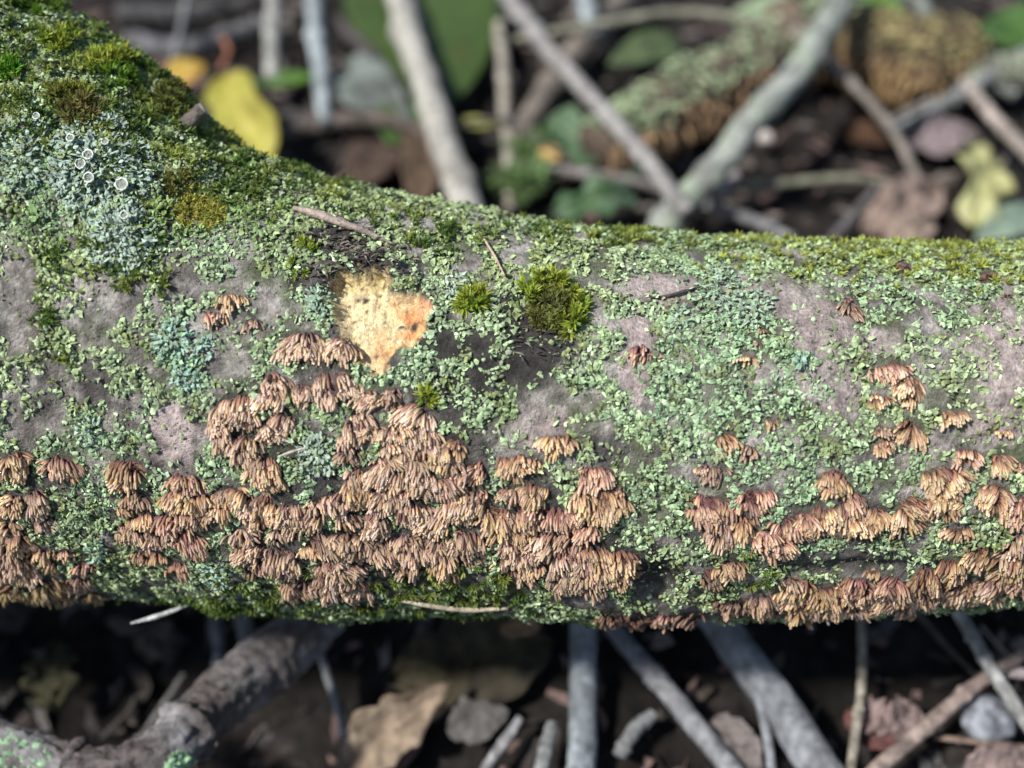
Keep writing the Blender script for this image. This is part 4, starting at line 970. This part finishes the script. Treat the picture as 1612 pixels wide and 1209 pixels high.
# ------------------------------------------------------------------ leaves
def leaf(name, label, base, tip, wpx, col, col2=None, roll=0.0, curl=0.3, fold=0.15, wave=0.12, shape='ovate', mat=M_LEAF, petiole=None, pet_col=(0.30, 0.12, 0.07), face=0.6, cat='leaf', vein=None, group=None, spots=0.0):
    """base, tip: (px, py, height mm).  A grid blade with midrib, side veins as relief, its own curl, and real thickness"""
    b0, t0 = gp(*base), gp(*tip)
    if mat == M_DEAD:
        col = np.array(col) * (0.78, 0.84, 0.90); col2 = np.array(col2) * (0.78, 0.84, 0.90) if col2 is not None else None
    ax = t0 - b0; Ln = np.linalg.norm(ax); ax = ax / Ln
    mid = (b0 + t0) / 2
    Wd = mm_at(mid, wpx) / 2
    nrm_ = nrm(np.array([0, 0, 1.0]) * (1 - face) + UN * face)
    nrm_ = nrm(nrm_ - (nrm_ @ ax) * ax)
    sd_ = np.cross(nrm_, ax)
    c_, s_ = math.cos(roll), math.sin(roll)
    nrm_, sd_ = nrm_ * c_ + sd_ * s_, sd_ * c_ - nrm_ * s_
    nu_, nv_ = 32, 19
    u = np.linspace(0, 1, nu_); v = np.linspace(-1, 1, nv_)
    if shape == 'ovate': pr = np.sin(np.pi * u ** 0.8) ** 0.75
    elif shape == 'round': pr = np.sqrt(np.clip(1 - (2 * u - 1) ** 2, 0, 1))
    elif shape == 'lance': pr = np.sin(np.pi * u ** 0.9) ** 1.1
    elif shape == 'yellow': pr = np.clip(1 - np.abs(2 * u - 1) ** 2.6, 0, 1) ** 0.5 * (0.86 + 0.14 * np.sin(u * 9.0 + 1))
    elif shape == 'lobed': pr = np.sqrt(np.clip(1 - (2 * u - 1) ** 2, 0, 1)) * (0.78 + 0.26 * np.sin(u * 15.0))
    else: pr = np.sin(np.pi * u) ** 0.6 * (1 + 0.25 * np.sin(u * 23))
    pr = np.maximum(pr, 0.015)
    sd = random.random() * 40
    Ug, Vg = np.meshgrid(u, v, indexing='ij')
    q_ = np.stack([Ug.ravel() * Ln, Vg.ravel() * Wd, np.full(Ug.size, sd)], 1)
    edge = 1 + (0.45 if mat == M_DEAD else 0.10) * fbm(q_, Ln * 0.16, 2, sd)
    yy_ = Vg.ravel() * np.repeat(pr, nv_) * Wd * edge
    zz = -curl * Ln * (Ug.ravel() - 0.5) ** 2 + fold * np.abs(yy_) + wave * Wd * (fbm(q_, Ln * 0.3, 2, sd) * 2 + (0.9 * fbm(q_, Ln * 0.11, 2, sd + 5) if mat == M_DEAD else 0))
    zz = zz - 0.03 * Wd * np.exp(-(Vg.ravel() / 0.07) ** 2)
    V = b0 + Ug.ravel()[:, None] * Ln * ax + yy_[:, None] * sd_ + zz[:, None] * nrm_
    i_, j_ = np.meshgrid(np.arange(nu_ - 1), np.arange(nv_ - 1), indexing='ij')
    p_ = (i_ * nv_ + j_).ravel()
    top = np.stack([p_, p_ + nv_, p_ + nv_ + 1, p_ + 1], 1)
    th_ = 0.18
    V2 = V - nrm_ * th_; m = len(V)
    bot = top[:, ::-1] + m
    rim = [i * nv_ for i in range(nu_)] + [(nu_ - 1) * nv_ + j for j in range(1, nv_)] + [i * nv_ + nv_ - 1 for i in range(nu_ - 2, -1, -1)] + list(range(nv_ - 2, 0, -1))
    rim = np.array(rim); r2 = np.roll(rim, -1)
    side = np.stack([rim, rim + m, r2 + m, r2], 1)
    base_c = np.array(col); c2 = np.array(col2) if col2 is not None else base_c * 0.7
    cc = lerp(base_c, c2, sst(fbm(q_, Ln * 0.35, 3, sd + 3), -0.15, 0.45)[:, None])
    vn = np.array(vein) if vein is not None else base_c * 1.25
    vw = np.exp(-(Vg.ravel() / 0.06) ** 2) + 0.5 * (np.abs(((Ug.ravel() - 0.35 * np.abs(Vg.ravel())) * 8) % 1 - 0.5) < 0.07)
    cc = lerp(cc, vn, np.clip(vw, 0, 1)[:, None] * 0.5)
    if spots: cc = lerp(cc, np.array([0.12, 0.07, 0.03]), spots * sst(pn(q_, Ln * 0.1, sd + 9), 0.25, 0.4)[:, None])
    o = mesh_obj(name, np.vstack([V, V2]), np.vstack([top, bot, side]), np.clip(np.vstack([cc, cc * 0.9]), 0.01, 0.9), mat, origin=b0)
    tag(o, label, cat, group)
    if petiole:
        pp = spline([b0 + ax * Ln * 0.02, gp(*petiole[0]), gp(*petiole[1])], 12)
        Vp, Fp = tube(pp, np.linspace(0.55, 0.75, 12) * (mm_at(b0, 10) / 1.6), 7)
        mesh_obj('leaf_stalk', Vp, Fp, np.tile(np.array(pet_col), (len(Vp), 1)), M_TWIG, o, origin=pp[0])
    return o
GRN, DGR, YEL_, TAN, DBR, PKB = (0.09, 0.19, 0.035), (0.055, 0.12, 0.025), (0.37, 0.325, 0.06), (0.34, 0.24, 0.15), (0.12, 0.075, 0.045), (0.34, 0.235, 0.185)
leaf('fallen_leaf', 'bright yellow fallen leaf with reddish stalk beside the log shoulder', (345, 108, 22), (408, 248, 20), 108, YEL_, (0.36, 0.36, 0.05), shape='yellow', curl=0.25, fold=0.08, wave=0.2, petiole=((360, 82, 24), (352, 62, 24)), face=0.8, vein=(0.62, 0.56, 0.1))
leaf('fallen_leaf', 'small orange-yellow fallen leaf tucked behind the bright yellow leaf', (262, 128, 16), (322, 98, 18), 50, (0.55, 0.38, 0.07), (0.42, 0.22, 0.05), shape='ovate', face=0.7)
leaf('green_leaf', 'narrow bright green blade behind the pale tan stalk', (395, 130, 8), (505, 118, 9), 26, (0.08, 0.19, 0.015), shape='lance', face=0.8, curl=0.1)
leaf('green_leaf', 'big smooth dark green leaf behind the thick pale stick', (690, 150, 9), (640, -190, 10), 235, (0.06, 0.10, 0.02), (0.045, 0.08, 0.016), shape='ovate', curl=0.08, fold=0.04, face=0.7, spots=0.5, wave=0.05)
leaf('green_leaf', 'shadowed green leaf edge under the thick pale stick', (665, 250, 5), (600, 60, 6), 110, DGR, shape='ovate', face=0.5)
leaf('dead_leaf', 'grey-green curled dead leaf between the blue-grey stalk and the thick pale stick', (520, 90, 10), (640, 190, 8), 95, (0.20, 0.215, 0.18), (0.12, 0.12, 0.10), shape='ovate', curl=0.6, mat=M_DEAD, wave=0.3, face=0.7)
leaf('dead_leaf', 'dark brown dead leaf beneath the thick pale stick', (690, 190, 5), (655, 310, 6), 95, DBR, (0.20, 0.11, 0.07), shape='ovate', mat=M_DEAD, curl=0.3)
leaf('dead_leaf', 'brown dead leaf against the log crest under the brown stick', (600, 215, 5), (570, 290, 6), 90, (0.10, 0.06, 0.04), shape='ovate', mat=M_DEAD)
leaf('ivy_leaf', 'glossy blue-green ivy leaf over the crooked grey twig', (860, 185, 10), (1010, 262, 9), 115, (0.09, 0.155, 0.08), (0.05, 0.10, 0.04), shape='lobed', curl=0.2, face=0.7, vein=(0.22, 0.32, 0.18))
leaf('ivy_leaf', 'glossy ivy leaf between the crooked grey twig and the log crest', (875, 325, 9), (1005, 300, 9), 75, (0.06, 0.125, 0.05), (0.09, 0.14, 0.10), shape='lobed', curl=0.5, wave=0.3, face=0.6, vein=(0.22, 0.34, 0.16))
leaf('ivy_leaf', 'dim green leaf beside the slender upright stalk', (905, 170, 6), (865, 250, 5), 60, DGR, shape='lance')
leaf('dead_leaf', 'olive dry grass blade beside the slender upright stalk', (715, 192, 8), (790, 195, 9), 22, (0.28, 0.27, 0.07), shape='lance', mat=M_DEAD, curl=0.2)
leaf('leaf_scrap', 'tiny orange leaf scrap above the ivy leaf', (850, 232, 11), (878, 250, 10), 26, (0.70, 0.42, 0.13), shape='round', mat=M_DEAD)
leaf('fallen_leaf', 'lumpy pale yellow-green leaf lying on brown leaves', (1555, 215, 12), (1545, 335, 11), 105, (0.44, 0.44, 0.20), (0.36, 0.34, 0.13), shape='lobed', curl=0.4, wave=0.35, spots=0.5, face=0.7)
leaf('dead_leaf', 'pinkish brown dead leaf against the log crest under the yellow-green leaf', (1490, 285, 7), (1370, 350, 8), 85, PKB, (0.22, 0.15, 0.11), shape='ovate', mat=M_DEAD, curl=0.5, wave=0.3)
leaf('dead_leaf', 'second pinkish brown dead leaf, overlapping the one on the crest', (1400, 385, 5), (1480, 330, 6), 60, (0.38, 0.27, 0.20), shape='ovate', mat=M_DEAD, curl=0.5, wave=0.3)
leaf('dead_leaf', 'purplish dead leaf above the yellow-green leaf', (1420, 215, 6), (1545, 210, 8), 70, (0.27, 0.20, 0.19), (0.16, 0.12, 0.11), shape='ovate', mat=M_DEAD, wave=0.3)
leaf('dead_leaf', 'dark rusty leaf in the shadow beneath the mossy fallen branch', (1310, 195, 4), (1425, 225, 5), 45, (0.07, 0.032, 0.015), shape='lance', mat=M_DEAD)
leaf('green_leaf', 'pale teal leaf at the thin end behind the log crest', (1640, 330, 6), (1540, 370, 6), 60, (0.26, 0.34, 0.25), shape='ovate', face=0.5)
leaf('green_leaf', 'dark green leaf at the far corner beyond the grey-green twig', (1560, 20, 10), (1650, 70, 10), 110, DGR, shape='ovate', face=0.7)
leaf('green_leaf', 'pale sage leaf behind the arched olive twig', (1270, 45, 8), (1150, 15, 8), 95, (0.22, 0.30, 0.17), (0.16, 0.22, 0.12), shape='ovate', face=0.6)
leaf('green_leaf', 'fresh green leaf beyond the brown mossy clump', (1410, 30, 10), (1350, -25, 10), 60, GRN, shape='ovate', face=0.7)
leaf('green_leaf', 'small dark leaf under the arched olive twig', (1075, 60, 8), (960, 95, 8), 60, (0.10, 0.14, 0.06), shape='ovate')
leaf('dead_leaf', 'tan curled dead leaf in sun below the log', (530, 1215, 13), (705, 1078, 14), 88, (0.31, 0.22, 0.145), (0.19, 0.125, 0.08), shape='ovate', mat=M_DEAD, curl=0.35, fold=0.6, wave=0.25, face=0.6)
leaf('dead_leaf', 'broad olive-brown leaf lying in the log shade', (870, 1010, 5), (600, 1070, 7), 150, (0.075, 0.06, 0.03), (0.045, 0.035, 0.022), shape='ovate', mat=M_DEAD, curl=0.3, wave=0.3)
leaf('dead_leaf', 'brown leaf flake just under the log edge', (785, 992, 16), (850, 985, 17), 30, (0.26, 0.15, 0.08), shape='round', mat=M_DEAD)
leaf('dead_leaf', 'pinkish leaf scrap beside the thin bent stalk', (1400, 1150, 6), (1350, 1105, 7), 55, (0.32, 0.22, 0.19), shape='ragged', mat=M_DEAD, wave=0.3)
leaf('dead_leaf', 'pink-brown leaf scrap behind the pinkish tan twig', (1450, 1115, 6), (1400, 1150, 6), 60, (0.30, 0.21, 0.185), shape='ragged', mat=M_DEAD, wave=0.3)
leaf('dead_leaf', 'dark red leaf scrap beneath the thin bent stalk', (1330, 1120, 4), (1420, 1180, 4), 60, (0.15, 0.06, 0.05), shape='ovate', mat=M_DEAD)
leaf('dead_leaf', 'pinkish brown leaf at the foot of the round stone', (1520, 1215, 5), (1640, 1195, 5), 70, (0.30, 0.21, 0.18), shape='ovate', mat=M_DEAD, wave=0.3)
leaf('dead_leaf', 'mottled brown leaf between the weathered stick and the forked stick', (1120, 1130, 5), (1200, 1215, 5), 70, (0.20, 0.16, 0.14), shape='ovate', mat=M_DEAD, wave=0.3)
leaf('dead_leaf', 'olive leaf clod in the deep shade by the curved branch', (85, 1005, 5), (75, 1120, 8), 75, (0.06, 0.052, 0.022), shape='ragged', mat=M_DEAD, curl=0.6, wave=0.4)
leaf('dead_leaf', 'reddish leaf under the tan curled dead leaf', (560, 1215, 5), (660, 1170, 5), 70, (0.25, 0.13, 0.10), shape='ovate', mat=M_DEAD)
leaf('dead_leaf', 'grey-brown leaf beside the stubby grey twig', (700, 1150, 5), (800, 1120, 5), 70, (0.12, 0.105, 0.09), shape='ovate', mat=M_DEAD)

# ------------------------------------------------------------------ round stone
def lump(name, label, px, py, h, rpx, col, col2, cat, squash=0.8, mat=M_ROCK, rough=0.25, parent=None):
    c0 = gp(px, py, h); R_ = mm_at(c0, rpx)
    nu_, nv_ = 20, 28
    a = np.linspace(0.02, math.pi - 0.02, nu_); b = np.linspace(0, 6.283, nv_, endpoint=False)
    A2, B2 = np.meshgrid(a, b, indexing='ij')
    d_ = np.stack([np.sin(A2) * np.cos(B2), np.sin(A2) * np.sin(B2), np.cos(A2) * squash], -1).reshape(-1, 3)
    V = c0 + d_ * (R_ * (1 + rough * fbm(d_ + px, 0.8, 3)))[:, None]
    i_, j_ = np.meshgrid(np.arange(nu_ - 1), np.arange(nv_), indexing='ij')
    p_ = (i_ * nv_ + j_).ravel(); q_ = (i_ * nv_ + (j_ + 1) % nv_).ravel()
    cc = lerp(np.array(col), np.array(col2), sst(fbm(V, R_ * 0.5, 3), -0.2, 0.3)[:, None])
    o = mesh_obj(name, V, np.stack([p_, p_ + nv_, q_ + nv_, q_], 1), cc, mat, parent, origin=c0 - np.array([0, 0, R_ * squash]))
    if label: tag(o, label, cat)
    return o, c0, R_
lump('stone', 'round bluish grey stone between two twigs below the log', 1553, 1132, 5, 40, (0.21, 0.225, 0.25), (0.09, 0.095, 0.105), 'stone')
lump('pebble', 'small pale pebble on dark soil beside the sturdy green stick', 1205, 216, 6, 12, (0.62, 0.58, 0.52), (0.45, 0.4, 0.36), 'stone')
lump('soil_clod', 'dark soil clod in shade beside the curved branch', 250, 1010, 3, 36, (0.05, 0.042, 0.035), (0.09, 0.075, 0.06), 'soil', mat=M_SOIL, rough=0.6)

# ------------------------------------------------------------------ mossy branches lying behind the log
def mossy_branch(label, pts, wpx, bark_c, moss_c, fungus, n=60):
    o, path, rad = stick('mossy_branch', label, pts, wpx, bark_c, 'branch', nz=0.35, knots=3, n=n)
    k = 1500
    i = RNG.integers(0, len(path) - 1, k)
    f = RNG.random((k, 1))
    c = lerp(path[i], path[i + 1], f); r = rad[i]
    tn_ = nrm(path[i + 1] - path[i])
    t, b = frames(tn_, np.zeros(k)); a = RNG.random(k) * 6.283
    dirs = t * np.cos(a)[:, None] + b * np.sin(a)[:, None]
    upm = dirs @ nrm(UU + UN * 0.3) + 0.5 * pn(c, 18, 3.0)
    g = upm > 0.1
    V, Fa, Cc = lobes_mesh((c + dirs * (r * 1.08)[:, None])[g], dirs[g], 1.0 + 0.9 * RNG.random((g.sum(), 1)), np.tile(np.array(moss_c), (g.sum(), 1)), amt=0.7, cvar=0.35)
    tag(mesh_obj('moss', V, Fa, Cc, M_LICH, o, origin=path[0]), kind='stuff')
    if fungus is not None:
        g = (upm < 0.25) & (dirs @ UN > -0.2)
        m = int(g.sum())
        P0 = (c + dirs * r[:, None])[g]
        V, Fa, Cc = tooth_mesh(P0, nrm(dirs[g] + 0.3 * RNG.normal(size=(m, 3))), nrm(np.tile(DOWN, (m, 1)) + 0.3 * dirs[g] + 0.2 * RNG.normal(size=(m, 3))), 3 + 3 * RNG.random(m), 0.45 + 0.4 * RNG.random(m),
                               np.tile(np.array(fungus) * 0.5, (m, 1)), np.array(fungus) * (0.6 + 0.8 * RNG.random((m, 1))), np.array(fungus) * (0.8 + 0.9 * RNG.random((m, 1))))
        tag(mesh_obj('spines', V, Fa, Cc, M_FUNG, o, origin=path[0]), kind='stuff')
mossy_branch('mossy fallen branch with orange-brown fungus, crossing behind the sturdy green stick', [(930, 235, 12), (1020, 190, 13), (1130, 130, 14), (1240, 75, 14), (1330, 20, 14)], [80, 100, 104, 96, 80], (0.16, 0.11, 0.075), (0.22, 0.27, 0.16), (0.36, 0.235, 0.13))
mossy_branch('brown mossy branch stump beyond the brown-grey twig', [(1300, 55, 12), (1370, 80, 14), (1440, 95, 15), (1520, 80, 12)], [70, 110, 120, 80], (0.14, 0.09, 0.05), (0.20, 0.17, 0.08), (0.29, 0.19, 0.09), n=40)
mossy_branch('grey-green mossy branch end behind the pinkish beige twig', [(1500, 145, 8), (1570, 125, 9), (1660, 115, 9)], [50, 60, 60], (0.16, 0.15, 0.11), (0.22, 0.24, 0.17), None, n=30)
# small mossy tuft against the crest under the crooked twig
for mx, my, mr, ml in [(820, 300, 34, 'loose green moss tuft on the ground against the log crest'), (835, 250, 26, 'grey-green moss tuft on the ground beside the slender stalk')]:
    c0 = gp(mx, my, 4); R_ = mm_at(c0, mr)
    m = 60
    off = RNG.normal(size=(m, 3)) * R_ * 0.5; off[:, 2] = np.abs(off[:, 2]) * 0.7
    V, Fa, Cc = shoot_leaves(c0 + off, np.tile(nrm(UU + UN + np.array([0, 0, .3])), (m, 1)), 4 + 3 * RNG.random(m), 12, 1.3, np.array([0.14, 0.22, 0.08]))
    tag(mesh_obj('ground_moss', V, Fa, Cc, M_MOSS, origin=c0, smooth=False), ml, 'moss')

# ------------------------------------------------------------------ litter nobody could count
k = 5200
x = RNG.uniform(-260, 260, k); y = RNG.uniform(-190, 420, k)
z = ground_h(x, y)
P = np.stack([x, y, z + 0.6], 1)
Nn = nrm(np.tile([0, 0, 1.0], (k, 1)) + 0.45 * RNG.normal(size=(k, 3)))
sz = 0.9 + 3.2 * RNG.random(k) ** 2.5
pal = np.array([(0.03, 0.026, 0.023), (0.06, 0.048, 0.04), (0.11, 0.09, 0.075), (0.02, 0.018, 0.016), (0.19, 0.165, 0.145), (0.09, 0.085, 0.08), (0.17, 0.115, 0.10)])
cl = pal[RNG.integers(0, len(pal), k)]
t, b = frames(Nn, RNG.random(k) * 6.283)
TV = LT2[RNG.integers(0, len(LT2), k)] * np.array([1.2, 0.8, 0.9])
V, Fa = stamp(TV, LT2F, P, t, b, Nn, sz[:, None])
tag(mesh_obj('leaf_litter', V, Fa, np.repeat(cl, TV.shape[1], 0), M_DEAD, smooth=False), 'dark crumbled leaf and bark litter covering the soil', 'leaf litter', kind='stuff')
k = 420
x = RNG.uniform(-260, 260, k); y = RNG.uniform(-190, 420, k); a = RNG.random(k) * 6.283
Vs, Fs, Cs, nv = [], [], [], 0
for i in range(k):
    L_ = 5 + 22 * random.random() ** 2; r_ = 0.35 + 0.9 * random.random() ** 2
    d_ = np.array([math.cos(a[i]), math.sin(a[i]), 0.12 * random.gauss(0, 1)])
    p0 = np.array([x[i], y[i], 0]); p0[2] = ground_h(x[i:i+1], y[i:i+1])[0] + r_ * 1.2 + 1.0
    pth = np.array([p0 - d_ * L_ / 2, p0 + RNG.normal(size=3) * L_ * 0.05, p0 + d_ * L_ / 2])
    V, Fq = tube(spline(pth, 5), np.linspace(r_, r_ * 0.7, 5), 6)
    Vs.append(V); Fs.append(Fq + nv); nv += len(V)
    Cs.append(np.tile(pal[random.randrange(7)] * random.uniform(0.8, 1.7), (len(V), 1)))
tag(mesh_obj('twig_litter', np.vstack(Vs), np.vstack(Fs), np.vstack(Cs), M_TWIG), 'tiny broken twig bits strewn over the soil', 'twig litter', kind='stuff')
